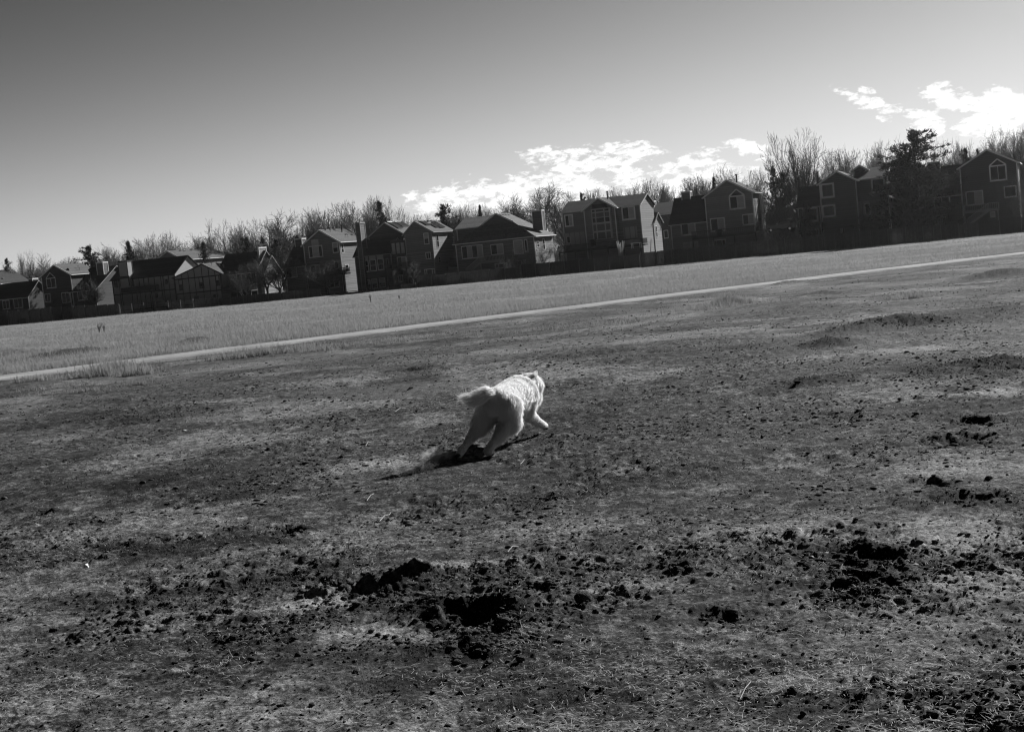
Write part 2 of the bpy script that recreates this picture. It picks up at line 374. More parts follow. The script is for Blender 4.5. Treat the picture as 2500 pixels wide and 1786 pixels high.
def soil_attrs(X, Y):
    dust, dark, pd = fields(X, Y)
    _, churn = relief(X, Y)
    ds = spots(DUST_SPOTS, X, Y); dk = spots(DARK_SPOTS, X, Y)
    q = 1 - np.exp(-np.maximum(Y, 0) / 14.0)
    dust = np.clip(dust * .42 + ds * 1.1 + .06, 0, 1)
    dark = np.clip(dark * .5 + dk * 1.0 + churn * .35, 0, 1)
    dark = dark * (1 - .75 * np.clip(ds, 0, 1))
    u, v = uv_of(X, Y)
    grass = sstep(PATH_HW + .1, PATH_HW + .8, pd) * (1 - .85 * np.clip(dk, 0, 1))
    stub = sstep(-.1, .5, gnoise(X, Y, 5.0, 61) + .5 * gnoise(X, Y, 1.5, 62)) * sstep(13, 22, Y) * (pd < 0)
    left = sstep(3, -6, X) * 0 + 1
    grass = np.maximum(grass, stub * .33 * (1 - np.clip(dk, 0, 1)) * (1 - sstep(-PATH_HW - .9, -PATH_HW - .3, pd)))
    return dust, dark, grass

# ================================================================ GROUND
def soil_material():
    m = bpy.data.materials.new('soil'); m.use_nodes = True; t = m.node_tree; b = t.nodes['Principled BSDF']
    b.inputs['Roughness'].default_value = .95; b.inputs['Specular IOR Level'].default_value = .12
    def nn(k): return t.nodes.new(k)
    def mth(op, a, b_, c=None, clamp=False):
        n = nn('ShaderNodeMath'); n.operation = op; n.use_clamp = clamp
        for i, x in enumerate((a, b_, c)):
            if x is None: continue
            if isinstance(x, (int, float)): n.inputs[i].default_value = x
            else: t.links.new(x, n.inputs[i])
        return n.outputs[0]
    def at(n):
        a = nn('ShaderNodeAttribute'); a.attribute_name = n; return a.outputs['Fac']
    tcn = nn('ShaderNodeTexCoord')
    def noi(s, d, r=.6):
        n = nn('ShaderNodeTexNoise'); n.inputs['Scale'].default_value = s; n.inputs['Detail'].default_value = d; n.inputs['Roughness'].default_value = r
        t.links.new(tcn.outputs['Object'], n.inputs['Vector']); return n.outputs[0]
    def remap(x, a, b_, c, d):
        r = nn('ShaderNodeMapRange'); t.links.new(x, r.inputs[0])
        for i, v in enumerate((a, b_, c, d)): r.inputs[i + 1].default_value = v
        return r.outputs[0]
    fine = noi(38, 8, .75); mid = noi(7, 7, .7); big = noi(1.1, 5, .6)
    dust, dark, grass = at('dust'), at('dark'), at('grass')
    fm = mth('ADD', mth('MULTIPLY', mth('SUBTRACT', mid, .5), 2.6), mth('MULTIPLY', mth('SUBTRACT', fine, .5), 2.4))
    dd = mth('ADD', dust, fm, clamp=True)
    base = mth('ADD', SOIL_LO, mth('MULTIPLY', dd, SOIL_HI - SOIL_LO))
    clump = noi(4.5, 14, .85)
    dk = mth('ADD', mth('ADD', dark, -.05), mth('MULTIPLY', mth('SUBTRACT', clump, .5), 7.0), clamp=True)
    base = mth('MULTIPLY', base, mth('SUBTRACT', 1.0, mth('MULTIPLY', dk, .86)))
    base = mth('MULTIPLY', base, remap(fine, .3, .7, .2, 2.1))
    base = mth('MULTIPLY', base, remap(big, .3, .7, .75, 1.2))
    base = mth('MULTIPLY', base, mth('SUBTRACT', 1.0, mth('MULTIPLY', mth('MINIMUM', dark, 1.0), .5)))
    gf = mth('MULTIPLY', remap(noi(.3, 9, .72), .3, .7, .6, 1.35), mth('MULTIPLY', remap(noi(14, 5, .7), .25, .75, .8, 1.2), GRASS_V))
    mx = nn('ShaderNodeMix'); mx.data_type = 'FLOAT'
    t.links.new(grass, mx.inputs[0]); t.links.new(base, mx.inputs[2]); t.links.new(gf, mx.inputs[3])
    cb = nn('ShaderNodeCombineColor')
    for i in range(3): t.links.new(mx.outputs[0], cb.inputs[i])
    t.links.new(cb.outputs[0], b.inputs['Base Color'])
    bp = nn('ShaderNodeBump'); bp.inputs['Strength'].default_value = .9; bp.inputs['Distance'].default_value = .012
    t.links.new(mth('ADD', noi(70, 6, .75), mth('MULTIPLY', noi(16, 6, .7), 2.0)), bp.inputs['Height']); t.links.new(bp.outputs[0], b.inputs['Normal'])
    return m

def build_ground():
    fr = FPX * 1024 / 2500
    az_f = np.radians(np.arange(-25, 25.001, GCELL * math.degrees(1 / fr)))
    lo = np.radians(np.r_[np.arange(-180, -60, 4), np.arange(-60, -25.05, .35)]); hi = -lo[::-1]
    azs = np.r_[lo, az_f, hi]
    near = np.r_[0.05, np.geomspace(.5, 4.5, 40)]
    d = np.arange(1.65 * fr / 4.52, 1.65 * fr / 62, -GCELL); mid = 1.65 * fr / d
    far = np.geomspace(mid[-1] * 1.008, 330, 330); vf = np.geomspace(340, 9000, 24)
    rs = np.r_[near, mid, far, vf]
    A, R = np.meshgrid(azs, rs)
    X, Y = (R * np.sin(A)).ravel(), (R * np.cos(A)).ravel()
    dr = np.gradient(rs); cell = np.maximum(np.repeat(dr, len(azs)), (R * np.gradient(azs)[None, :]).ravel())
    # lateral detail matters more than depth at grazing view: blend the two spacings
    cl = np.sqrt(np.repeat(dr, len(azs)) * (R * np.gradient(azs)[None, :]).ravel())
    Z = height(X, Y, cl)
    dust, dark, grass = soil_attrs(X, Y)
    nr, na = len(rs), len(azs)
    i = np.arange(nr - 1)[:, None] * na + np.arange(na - 1)[None, :]
    Fc = np.stack([i, i + 1, i + na + 1, i + na], -1).reshape(-1, 4)[:, ::-1]
    wrap = np.arange(nr - 1) * na
    Fw = np.stack([wrap + na - 1, wrap, wrap + na, wrap + 2 * na - 1], -1)[:, ::-1]
    o = fast_mesh('ground', np.stack([X, Y, Z], -1), np.r_[Fc, Fw], soil_material(), smooth=False)
    for n, a in (('dust', dust), ('dark', dark), ('grass', grass)):
        at = o.data.attributes.new(n, 'FLOAT', 'POINT'); at.data.foreach_set('value', a.astype(np.float32))
    return tag(o, kind='structure')
ground = build_ground()

# ---------------------------------------------------------------- footpath (a real slab, 5 cm proud of the soil)
def build_path():
    xs = np.r_[np.arange(-70, 90, .4)]
    yc = path_y(xs); t = np.gradient(yc) / np.gradient(xs); nl = np.sqrt(1 + t * t)
    prof = [(-PATH_HW - .02, -.12), (-PATH_HW, .035), (-.4, .05), (.4, .05), (PATH_HW, .035), (PATH_HW + .02, -.12)]
    V = []
    for w, h in prof:
        px_, py_ = xs - t / nl * w, yc + w / nl
        ww = w + .03 * gnoise(xs, xs * 0, 2.2, 77) * (abs(w) > 1)
        px_, py_ = xs - t / nl * ww, yc + ww / nl
        V.append(np.stack([px_, py_, zbase(xs, yc) + h + .012 * gnoise(xs, xs * 0, 5, 78)], -1))
    V = np.stack(V, 1); n, k = V.shape[:2]
    i = np.arange(n - 1)[:, None] * k + np.arange(k - 1)[None]
    Fc = np.stack([i, i + k, i + k + 1, i + 1], -1).reshape(-1, 4)
    o = fast_mesh('footpath', V.reshape(-1, 3), Fc, mat('path_concrete', PATH_V, .9, noise=.38, nscale=.9, bump=.4, bscale=30))
    tag(o, kind='structure')
build_path()

# ---------------------------------------------------------------- blades and litter
def blades(P, H, Wd, name, m, lean=.5, curve=.35, wind=None, flat=False, seed=1):
    """P (n,3) roots; one bent two-segment blade each"""
    r = np.random.default_rng(seed); n = len(P)
    a = r.uniform(0, 2 * math.pi, n)
    side = np.stack([np.cos(a), np.sin(a), np.zeros(n)], -1)
    b = r.uniform(0, 2 * math.pi, n); dirh = np.stack([np.cos(b), np.sin(b), np.zeros(n)], -1)
    if wind is not None: dirh = dirh * .6 + np.array(wind)[None] ; dirh /= np.linalg.norm(dirh, axis=1, keepdims=True) + 1e-6
    ln = (r.uniform(.1, 1, n) * lean)[:, None]
    up = np.array([0, 0, 1.0])[None]
    d1 = up * (1 - ln) + dirh * ln; d2 = up * (1 - ln * (1 + curve)) + dirh * ln * (1 + curve * 2)
    if flat: d1 = dirh + up * r.uniform(.02, .35, n)[:, None]; d2 = dirh + side * r.uniform(-.4, .4, n)[:, None] + up * r.uniform(-.25, .2, n)[:, None]
    H = np.broadcast_to(H, (n,))[:, None]; Wd = np.broadcast_to(Wd, (n,))[:, None]
    p1 = P + d1 * H * .55; p2 = p1 + d2 * H * .5
    s = side if not flat else np.cross(dirh, up)
    V = np.stack([P - s * Wd / 2, P + s * Wd / 2, p1 - s * Wd * .38, p1 + s * Wd * .38, p2], 1)
    k = np.arange(n)[:, None] * 5
    T = np.concatenate([k + np.array([[0, 1, 3]]), k + np.array([[0, 3, 2]]), k + np.array([[2, 3, 4]])], 0)
    return fast_mesh(name, V.reshape(-1, 3), T, m)
def view_samples(n, d0, d1, azmax=21.5, p=1.0, seed=3):
    """points in the field of view, distance distributed so that the picture is covered evenly"""
    r = np.random.default_rng(seed)
    a = np.radians(r.uniform(-azmax, azmax, n)); u = r.uniform(0, 1, n)
    D = 1 / (1 / d1 ** p + u * (1 / d0 ** p - 1 / d1 ** p)) ** (1 / p)
    return D * np.sin(a) / np.cos(a), D
GR_M = mat('dry_grass_blades', BLADE_V, .9, noise=.45, nscale=.28, trans=.35, spec=.1)
STRAW_M = mat('straw', STRAW_V, .7, noise=.5, nscale=40, trans=.2, spec=.3)
STUB_M = mat('stubble', STUB_V, .9, noise=.6, nscale=9, trans=.25, spec=.1)
def keep_at(X, Y, H0, ex=0):
    return np.stack([X, Y, height(X, Y, np.full_like(X, .01)) - .004], -1)
def meadow():
    X, Y = view_samples(MEADOW_N, 26, 300, p=.75, seed=5)
    pd = path_d(X, Y); u, v = uv_of(X, Y)
    g = soil_attrs(X, Y)[2]
    pn = gnoise(X, Y, 9, 71) + .6 * gnoise(X, Y, 2.5, 72)
    k = (pd > PATH_HW + .12) & (v < V_FENCE - .2) & (g > RNG.uniform(.1, .9, len(X)))
    # bare shaded bank below the fence carries little grass
    k &= ~((v > -18) & (u > -50) & (RNG.uniform(0, 1, len(X)) < .75))
    X, Y, pn, pd = X[k], Y[k], pn[k], pd[k]; kk = pn + .9 > RNG.uniform(0, 1, len(X)); X, Y, pn, pd = X[kk], Y[kk], pn[kk], pd[kk]
    H = (.10 + .14 * RNG.random(len(X)) ** 2) * (1 + .5 * pn) + .0004 * Y
    H = np.where((pd < 4.5) & (X < 8), H * (1.4 + gnoise(X, Y, 1.6, 73)), H)
    P = np.stack([X, Y, height(X, Y, micro=False) - .01], -1)
    o = blades(P, np.maximum(H, .05), .006 + Y * .0001, 'meadow_grass', GR_M, lean=.55, wind=(-.5, -.1, 0), seed=6)
    tag(o, 'pale dry grass covering the far field between path and fences', 'grass', kind='stuff')
meadow()
def verge():
    """taller ragged clumps on both edges of the path"""
    r = np.random.default_rng(8); PX, PY, HH = [], [], []
    def clump(cx, cy, n, rad, h):
        PX.append(cx + r.normal(0, rad, n)); PY.append(cy + r.normal(0, rad * .6, n)); HH.append(h * r.uniform(.4, 1.1, n))
    for i in range(520):
        x = r.uniform(-16, 60) if i % 3 else r.uniform(-16, 3)
        dn = .5 if x > 4 else 1.0
        clump(x, path_y(x) + PATH_HW + .25 + abs(r.normal(0, .7)), int(110 * dn), .22, r.uniform(.14, .34) * (1 if x < 4 else .7))
    for px, py, h, rad in ((700, 862, .34, .35), (640, 868, .34, .3), (590, 873, .3, .3), (555, 875, .24, .3), (750, 850, .22, .3), (770, 858, .2, .25), (250, 915, .42, .3), (275, 902, .38, .3), (225, 918, .3, .3), (290, 897, .3, .2), (335, 912, .28, .22), (345, 905, .2, .2),
                       (80, 932, .22, .2), (160, 958, .1, .3), (1775, 742, .34, .3), (1800, 740, .3, .2), (1760, 746, .3, .3), (1735, 752, .2, .6), (1690, 757, .18, .6), (1500, 790, .14, .8), (1320, 800, .12, .9), (2235, 729, .22, .3), (1000, 822, .12, .8), (900, 838, .14, .7), (150, 945, .12, .3), (480, 905, .1, .4), (340, 940, .14, .12)):
        x, y, _ = pix_ground(px, py); clump(x, y, 420, rad, h)
    X, Y, H = np.concatenate(PX), np.concatenate(PY), np.concatenate(HH)
    k = np.abs(path_d(X, Y)) > PATH_HW - .10 + .12 * gnoise(X, Y, .9, 7); X, Y, H = X[k], Y[k], H[k]
    P = np.stack([X, Y, height(X, Y, micro=False) - .01], -1)
    o = blades(P, H, .010 + Y * .0001, 'verge_grass', GR_M, lean=.6, seed=9)
    tag(o, 'ragged clumps of dry grass along the edges of the footpath', 'grass', kind='stuff')
verge()
def stubble():
    X, Y = view_samples(STUB_N, 4.4, 32, p=1.0, seed=12)
    t = gnoise(X, Y, 1.4, 81) + .7 * gnoise(X, Y, .45, 82) + .5 * gnoise(X, Y, .16, 83)
    dkn = spots(DARK_SPOTS, X, Y); dsn = spots(DUST_SPOTS, X, Y)
    k = (t + .55 * dkn - .6 * dsn > RNG.uniform(-.5, .7, len(X))) & (path_d(X, Y) < -PATH_HW - .1)
    X, Y = X[k], Y[k]
    P = keep_at(X, Y, 0)
    o = blades(P, RNG.uniform(.006, .026, len(X)) * (1 + .02 * Y), .0016 + Y * .00022, 'trampled_turf', STUB_M, lean=.95, seed=13)
    tag(o, 'short trampled dead turf over the dirt', 'grass', kind='stuff')
    X, Y = view_samples(STRAW_N, 4.4, 34, p=1.0, seed=14)
    t = gnoise(X, Y, 1.1, 84) + .8 * gnoise(X, Y, .35, 85)
    k = (t > RNG.uniform(-.15, .9, len(X))) & (path_d(X, Y) < -PATH_HW - .1); X, Y = X[k], Y[k]
    P = keep_at(X, Y, 0); P[:, 2] += .008
    o = blades(P, RNG.uniform(.01, .045, len(X)) + (RNG.random(len(X)) > .985) * .05, .0012 + Y * .00012, 'straw_litter', STRAW_M, flat=True, seed=15)
    tag(o, 'bits of pale straw scattered over the dirt', 'straw', kind='stuff')
stubble()

def scrub():
    X, Y = view_samples(900000, 5, 75, p=1.0, seed=31)
    dk = spots([s_ for s_ in DARK_SPOTS], X, Y); t = gnoise(X, Y, .6, 86) + .8 * gnoise(X, Y, .2, 87)
    k = (dk * .9 + t * 1.1 > RNG.uniform(.45, 1.5, len(X))) & (np.abs(path_d(X, Y)) > PATH_HW + .1) & (RNG.random(len(X)) < np.clip(Y / 22, .12, 1)); X, Y = X[k], Y[k]
    P = keep_at(X, Y, 0)
    o = blades(P, RNG.uniform(.008, .030, len(X)) * (.6 + .04 * np.minimum(Y, 30)), .003 + Y * .0004, 'dead_scrub', mat('dead_scrub_dark', .022, .95, noise=.6, nscale=8), lean=1.2, seed=32)
    tag(o, 'dark matted dead weeds over mounds and damp patches', 'weeds', kind='stuff')
scrub()
# ---------------------------------------------------------------- clods
def ico(sub):
    if sub == 0: sub = 1
    bm = bmesh.new(); bmesh.ops.create_icosphere(bm, subdivisions=sub, radius=1.0)
    V = np.array([v.co[:] for v in bm.verts]); Fc = np.array([[v.index for v in f.verts] for f in bm.faces]); bm.free(); return V, Fc
IV0, IF0 = ico(1); IV1, IF1 = ico(2); IV2, IF2 = ico(2); IV3, IF3 = ico(3)
CLOD_M = mat('soil_clod', CLOD_V, .97, noise=.6, nscale=60, bump=.8, bscale=120, spec=.08)
def clods():
    r = np.random.default_rng(21)
    X, Y = view_samples(CLOD_N * 3, 4.4, 40, p=1.3, seed=22)
    _, churn = relief(X, Y)
    rr = gnoise(X, Y, 1.9, 31) + .6 * gnoise(X, Y, .7, 32)
    w = np.clip(.14 + .45 * sstep(-.1, .7, rr) + .2 * np.clip(spots(DARK_SPOTS, X, Y), 0, 1) + .6 * churn, 0, 1)
    spc = spots(_prep([(760, 1520, 160, .22, 1), (650, 1560, 150, .2, .7), (900, 1590, 200, .15, .8), (1170, 1590, 120, .15, 1), (2110, 1450, 90, .12, 1), (2300, 850, 200, .5, .6), (1350, 1440, 180, .12, .6)]), X, Y)
    w = np.clip(w + spc * .75, 0, 1)
    k = (r.random(len(X)) < w) & (path_d(X, Y) < -PATH_HW - .2); X, Y = X[k][:CLOD_N], Y[k][:CLOD_N]; n = len(X)
    s = np.clip(r.lognormal(math.log(.0042), .5, n), .0022, .019) * (.75 + .6 * w[k][:CLOD_N]) * (1 + .012 * Y)
    Z = height(X, Y, np.full(n, .01))
    big = s > .011
    for nm, sel, (BV, BF) in (('dirt_crumbs', ~big, (IV0, IF0)), ('dirt_clods', big, (IV2, IF2))):
        m_ = sel.sum(); sc = s[sel][:, None] * np.stack([r.uniform(.8, 1.5, m_), r.uniform(.8, 1.3, m_), r.uniform(.35, .75, m_)], -1)
        a = r.uniform(0, 6.28, m_); Vb = BV[None] * (1 + r.uniform(-.28, .28, (m_, len(BV), 1)))
        Vb = Vb * sc[:, None]
        V = np.stack([Vb[..., 0] * np.cos(a)[:, None] - Vb[..., 1] * np.sin(a)[:, None], Vb[..., 0] * np.sin(a)[:, None] + Vb[..., 1] * np.cos(a)[:, None], Vb[..., 2]], -1)
        V += np.stack([X[sel], Y[sel], Z[sel] + s[sel] * .25], -1)[:, None]
        Fa = (BF[None] + (np.arange(m_) * len(BV))[:, None, None]).reshape(-1, 3)
        o = fast_mesh(nm, V.reshape(-1, 3), Fa, CLOD_M)
        tag(o, 'loose ' + ('crumbs of soil strewn over the dirt' if nm == 'dirt_crumbs' else 'lumps of soil lying around the dug pits'), 'dirt', kind='stuff')
clods()
def turf_lumps():
    r = np.random.default_rng(41); X, Y = view_samples(150000, 6.0, 60, p=.8, seed=42)
    t = gnoise(X, Y, 2.2, 51) + .8 * gnoise(X, Y, .7, 52) + .5 * np.clip(spots(DARK_SPOTS, X, Y), 0, 1) - .4 * np.clip(spots(DUST_SPOTS, X, Y), 0, 1)
    k = (t > r.uniform(-.3, 1.5, len(X))) & (path_d(X, Y) < -PATH_HW - .3) & (r.random(len(X)) < sstep(5.5, 15, Y)) & ((np.hypot(X + .5, (Y - 11.3) * .6) > .9) | (r.random(len(X)) < .25)); X, Y = X[k], Y[k]; n = len(X)
    s = np.clip(r.lognormal(math.log(.0078), .5, n), .0035, .028) * (.8 + .012 * Y); Z = height(X, Y, np.full(n, .02))
    Vb = IV0[None] * (1 + r.uniform(-.3, .3, (n, len(IV0), 1))) * (s[:, None] * np.stack([r.uniform(.8, 1.7, n), r.uniform(.8, 1.4, n), r.uniform(.35, .7, n)], -1))[:, None]
    V = Vb + np.stack([X, Y, Z], -1)[:, None]
    o = fast_mesh('turf_lumps', V.reshape(-1, 3), (IF0[None] + (np.arange(n) * len(IV0))[:, None, None]).reshape(-1, 3), mat('turf_lump', .075, .97, noise=.7, nscale=3, spec=.05))
    tag(o, 'small lumps of dead turf and soil all over the open ground', 'dirt', kind='stuff')
turf_lumps()
def lump(name, px, py, wpx, hpx, m, label, cat, group=None, flat=.7, seed=0, jag=.3):
    x, y, z = pix_ground(px, py)
    sc = y / FPX; rr = np.random.default_rng(seed + int(px))
    V = IV2.copy(); nn_ = gnoise(V[:, 0] + seed * 3.1, V[:, 1] + V[:, 2] * .7, .8, 5)[:, None] * jag
    V = V * (1 + nn_ + rr.uniform(-jag * .35, jag * .35, (len(V), 1)))
    V = V * np.array([wpx / 2 * sc, wpx / 2.4 * sc, hpx / 2 * sc]); a = rr.uniform(0, 3)
    zz = float(height(np.array([x]), np.array([y]))[0])
    ca, sa = math.cos(a * .3), math.sin(a * .3)
    V = np.stack([V[:, 0] * ca - V[:, 1] * sa, V[:, 0] * sa + V[:, 1] * ca, V[:, 2]], -1)
    o = fast_mesh(name, V, IF2, m); o.location = (x, y, zz + hpx / 2 * sc * .55)
    tag(o, label, cat, group); return o
STONE_M = mat('pale_stone', .22, .8, noise=.3, nscale=40, bump=.4, bscale=60)
PAPER_M = mat('white_scrap', .8, .7, noise=.1)
G = 'large clods beside the pits'
lump('dirt_clod', 1426, 1478, 46, 32, CLOD_M, 'largest dark lump of soil, right of the two central pits', 'clod', G, seed=1)
lump('dirt_clod', 1455, 1502, 20, 14, CLOD_M, 'dark lump of soil just below and right of the largest one', 'clod', G, seed=2)
lump('dirt_clod', 1494, 1494, 14, 11, CLOD_M, 'small dark lump of soil, right of the cluster beside the central pits', 'clod', G, seed=3)
lump('dirt_clod', 1934, 1692, 26, 26, CLOD_M, 'pyramid shaped clod near the bottom right edge of the picture', 'clod', G, seed=4, jag=.5)
lump('dirt_clod', 1820, 1700, 22, 14, CLOD_M, 'flat clod under a bent straw near the bottom of the picture', 'clod', G, seed=5)
lump('dirt_clod', 615, 1617, 20, 17, CLOD_M, 'dark clod at lower left beside the pale crumbly patch', 'clod', G, seed=6)
lump('dirt_clod', 730, 1615, 18, 16, CLOD_M, 'dark clod in the crumbly patch, lower left of the pits', 'clod', G, seed=7)
lump('dirt_clod', 1273, 1622, 26, 18, CLOD_M, 'dark clod below the deepest central pit', 'clod', G, seed=8)
lump('dirt_clod', 1958, 1474, 16, 17, CLOD_M, 'round dark clod left of the twin holes on the right', 'clod', G, seed=9)
lump('dirt_clod', 2229, 1322, 14, 15, CLOD_M, 'dark clod above and right of the twin holes', 'clod', G, seed=10)
lump('dirt_clod', 2436, 1338, 18, 15, CLOD_M, 'dark clod at the right edge on the pale dusty soil', 'clod', G, seed=11)
lump('dirt_clod', 2413, 1163, 20, 12, CLOD_M, 'dark flat clod on pale soil near the right edge, higher up', 'clod', G, seed=12)
lump('dirt_clod', 348, 1173, 16, 12, CLOD_M, 'lone dark clod on the trampled turf left of the dog', 'clod', G, seed=13)
lump('dirt_clod', 1928, 1303, 18, 12, CLOD_M, 'dark clod on open soil, above left of the twin holes', 'clod', G, seed=14)
lump('dirt_clod', 1860, 1063, 9, 11, CLOD_M, 'small dark clod standing alone right of the running dog', 'clod', G, seed=15)
lump('dirt_clod', 1156, 1097, 5, 5, CLOD_M, 'tiny dark clod kicked up between the hind paws of the dog', 'clod', G, seed=16)
S = 'pale stones on the soil'
lump('stone', 2016, 1347, 15, 6, STONE_M, 'pale flat stone left of the twin holes, the higher one', 'stone', S, seed=20)
lump('stone', 1981, 1361, 15, 7, STONE_M, 'pale flat stone left of the twin holes, farthest left', 'stone', S, seed=21)
lump('stone', 2232, 1368, 19, 8, STONE_M, 'pale flat stone on the right side of the twin holes', 'stone', S, seed=22)
lump('stone', 2030, 1377, 14, 12, STONE_M, 'upright pale stone just left of the twin holes', 'stone', S, seed=23)
lump('stone', 449, 1049, 11, 6, mat('white_stone', .55, .7, noise=.2, nscale=30), 'whitish rounded stone on the turf left of the dog', 'stone', S, seed=24)
o = lump('paper_scrap', 209, 1372, 13, 11, PAPER_M, 'small crumpled white scrap lying on the turf at far left', 'paper', seed=25, jag=.6)
lump('paper_scrap', 2289, 848, 5, 4, PAPER_M, 'tiny white scrap on pale soil right of the dark mound', 'paper', seed=26, jag=.6)
lump('paper_scrap', 2454, 830, 4, 4, PAPER_M, 'tiny white scrap near the right edge beyond the mound', 'paper', seed=27, jag=.6)
# single long straws that can be told apart
def straw(pts, label, w=.0035, lift=.012):
    P = []
    for i, (px, py) in enumerate(pts):
        x, y, _ = pix_ground(px, py); z = float(height(np.array([x]), np.array([y]))[0]); P.append((x, y, z + lift + (.01 if 0 < i < len(pts) - 1 else 0)))
    Q = []
    for a, b in zip(P[:-1], P[1:]):
        for t in (0, .5): Q.append([a[k] + (b[k] - a[k]) * t for k in range(3)])
    Q.append(P[-1])
    o = MB().tube(Q, [w * .6 * (1 - .5 * i / len(Q)) for i in range(len(Q))], 5).build('straw_stalk', STRAW_LONG)
    tag(o, label, 'straw', 'long single straws')
STRAW_LONG = mat('straw_bright', .5, .6, noise=.15, nscale=30, trans=.2)
straw([(965, 1008), (978, 1000), (991, 996)], 'pale straw left of the dog, level with its belly')
straw([(895, 1214), (905, 1207), (913, 1199)], 'short pale straw below the dust, nearer the camera')
straw([(926, 1265), (938, 1254), (950, 1249), (954, 1244)], 'bent pale straw below the dog, the lowest of the three on the left')
straw([(893, 1088), (899, 1083), (907, 1081)], 'short pale straw far left of the dust cloud')
straw([(1270, 1127), (1275, 1121), (1280, 1116)], 'pale straw right of the dog\'s shadow')
straw([(1807, 1704), (1820, 1688), (1834, 1672), (1825, 1656)], 'long crooked straw near the bottom, right of centre')
straw([(2395, 1585), (2420, 1582), (2445, 1580)], 'straight pale straw near the right edge, low in the picture')
straw([(2425, 1582), (2460, 1590), (2500, 1595)], 'thin straw crossing the straight one at the right edge')
straw([(1260, 1760), (1256, 1750), (1257, 1742)], 'curled pale straw at the bottom, centre', .0045)
straw([(1612, 1443), (1636, 1440), (1660, 1434), (1684, 1426)], 'long thin straw left of the small hole right of centre')
straw([(2105, 1640), (2106, 1634), (2106, 1629)], 'short upright straw near the bottom right', .004)
straw([(1240, 1352), (1252, 1345), (1266, 1338)], 'thin straw on pale soil above the central pits')
# tall dead weeds beyond the path
def weed(px, py, hpx, label, n=5, m=None, fan=.16, seed=1, v=None):
    x, y, z = pix_ground(px, py); r = random.Random(seed); h = hpx * y / FPX; mb = MB()
    z = float(height(np.array([x]), np.array([y]), micro=False)[0])
    for i in range(n):
        a = r.uniform(0, 6.28); l = r.uniform(.05, fan) * h * 2; hh = h * r.uniform(.75, 1)
        top = Vector((math.cos(a) * l, math.sin(a) * l, hh)); mid = Vector((math.cos(a) * l * .35, math.sin(a) * l * .35, hh * .5))
        mb.tube([(0, 0, -.03), mid, top], [.012, .010, .006], 4)
        for k in range(8):
            t = .45 + .55 * k / 8; p = mid.lerp(top, (t - .45) / .55)
            q = p + Vector((r.uniform(-.05, .05), r.uniform(-.05, .05), r.uniform(.02, .1)))
            mb.bar(p, q, .012, .012)
    o = mb.build('dead_weed', m or mat('weed_stalk', .09, .9)); o.location = (x, y, z)
    tag(o, label, 'weed', 'tall dead weeds in the field')
weed(243, 815, 26, 'tall dead weed with upright seed heads beyond the path, far left', 6, seed=2)
weed(255, 813, 22, 'shorter dead weed just right of the tallest one', 4, seed=3)
weed(905, 738, 22, 'thin branching weed in the meadow in front of the tall house', 5, seed=4)
weed(975, 732, 12, 'small weed in the meadow, right of the thin branching one', 4, seed=5)
weed(1455, 660, 14, 'thin stalks in the grass below the bay window house', 4, seed=6, m=mat('weed_pale', .2, .9))
weed(2205, 585, 22, 'pale tall weed at the grass edge below the large pine', 7, seed=7, m=mat('weed_pale', .2, .9))

# ================================================================ HOUSES
ZM = {1: (0, 560, 5.6825), 2: (200, 540, 4.546), 3: (600, 480, 5.8), 4: (820, 460, 6.247), 5: (1060, 400, 5.415), 6: (1320, 400, 5.8), 7: (1600, 380, 5.8), 8: (1860, 280, 4.776), 9: (2140, 260, 4.511)}
def row_hit(px, py, v):
    """where the sight line through a photo point meets the vertical plane v behind the row line -> (u, z)"""
    d = ray(px, py)
    k = (v + RO[0] * st + RO[1] * ct) / (d[0] * st + d[1] * ct)
    X, Y, z = d[0] * k, d[1] * k, CAMZ + d[2] * k
    return float((X - RO[0]) * ct - (Y - RO[1]) * st), float(z)
def row_hit_u(px, py, u):
    d = ray(px, py); k = (u + RO[0] * ct - RO[1] * st) / (d[0] * ct - d[1] * st)
    X, Y, z = d[0] * k, d[1] * k, CAMZ + d[2] * k
    return float((X - RO[0]) * st + (Y - RO[1]) * ct), float(z)

TRIM = mat('painted_trim', .7, .8, noise=.1, nscale=2)
TRIM_D = mat('weathered_trim', .3, .85, noise=.15, nscale=2)
ROOF = mat('roof_shingle', .045, .95, noise=.35, nscale=4, bump=.5, bscale=14, lap=.2)
ROOF_L = mat('roof_shingle_pale', .20, .95, noise=.35, nscale=4, bump=.5, bscale=14, lap=.2)
GLASS = mat('window_glass', .015, .2, spec=.25)
BLIND = mat('window_blind', .46, .7, noise=.06, lap=.09)
BLIND_D = mat('window_curtain', .12, .8, noise=.2, nscale=5, lap=.2, vert=True)
DECK = mat('deck_wood', .05, .9, noise=.4, nscale=5)
DARKM = mat('black_metal', .02, .5)
SHINY = mat('galvanised_metal', .6, .25, metal=1.0)
TIMBER = mat('half_timber', .025, .9)
def siding(v): return mat('siding_%d' % round(v * 1000), v, .85, noise=.08, nscale=1.5, lap=.3)
def boards(v): return mat('boards_%d' % round(v * 1000), v, .85, noise=.1, nscale=1.5, lap=.25, vert=True)

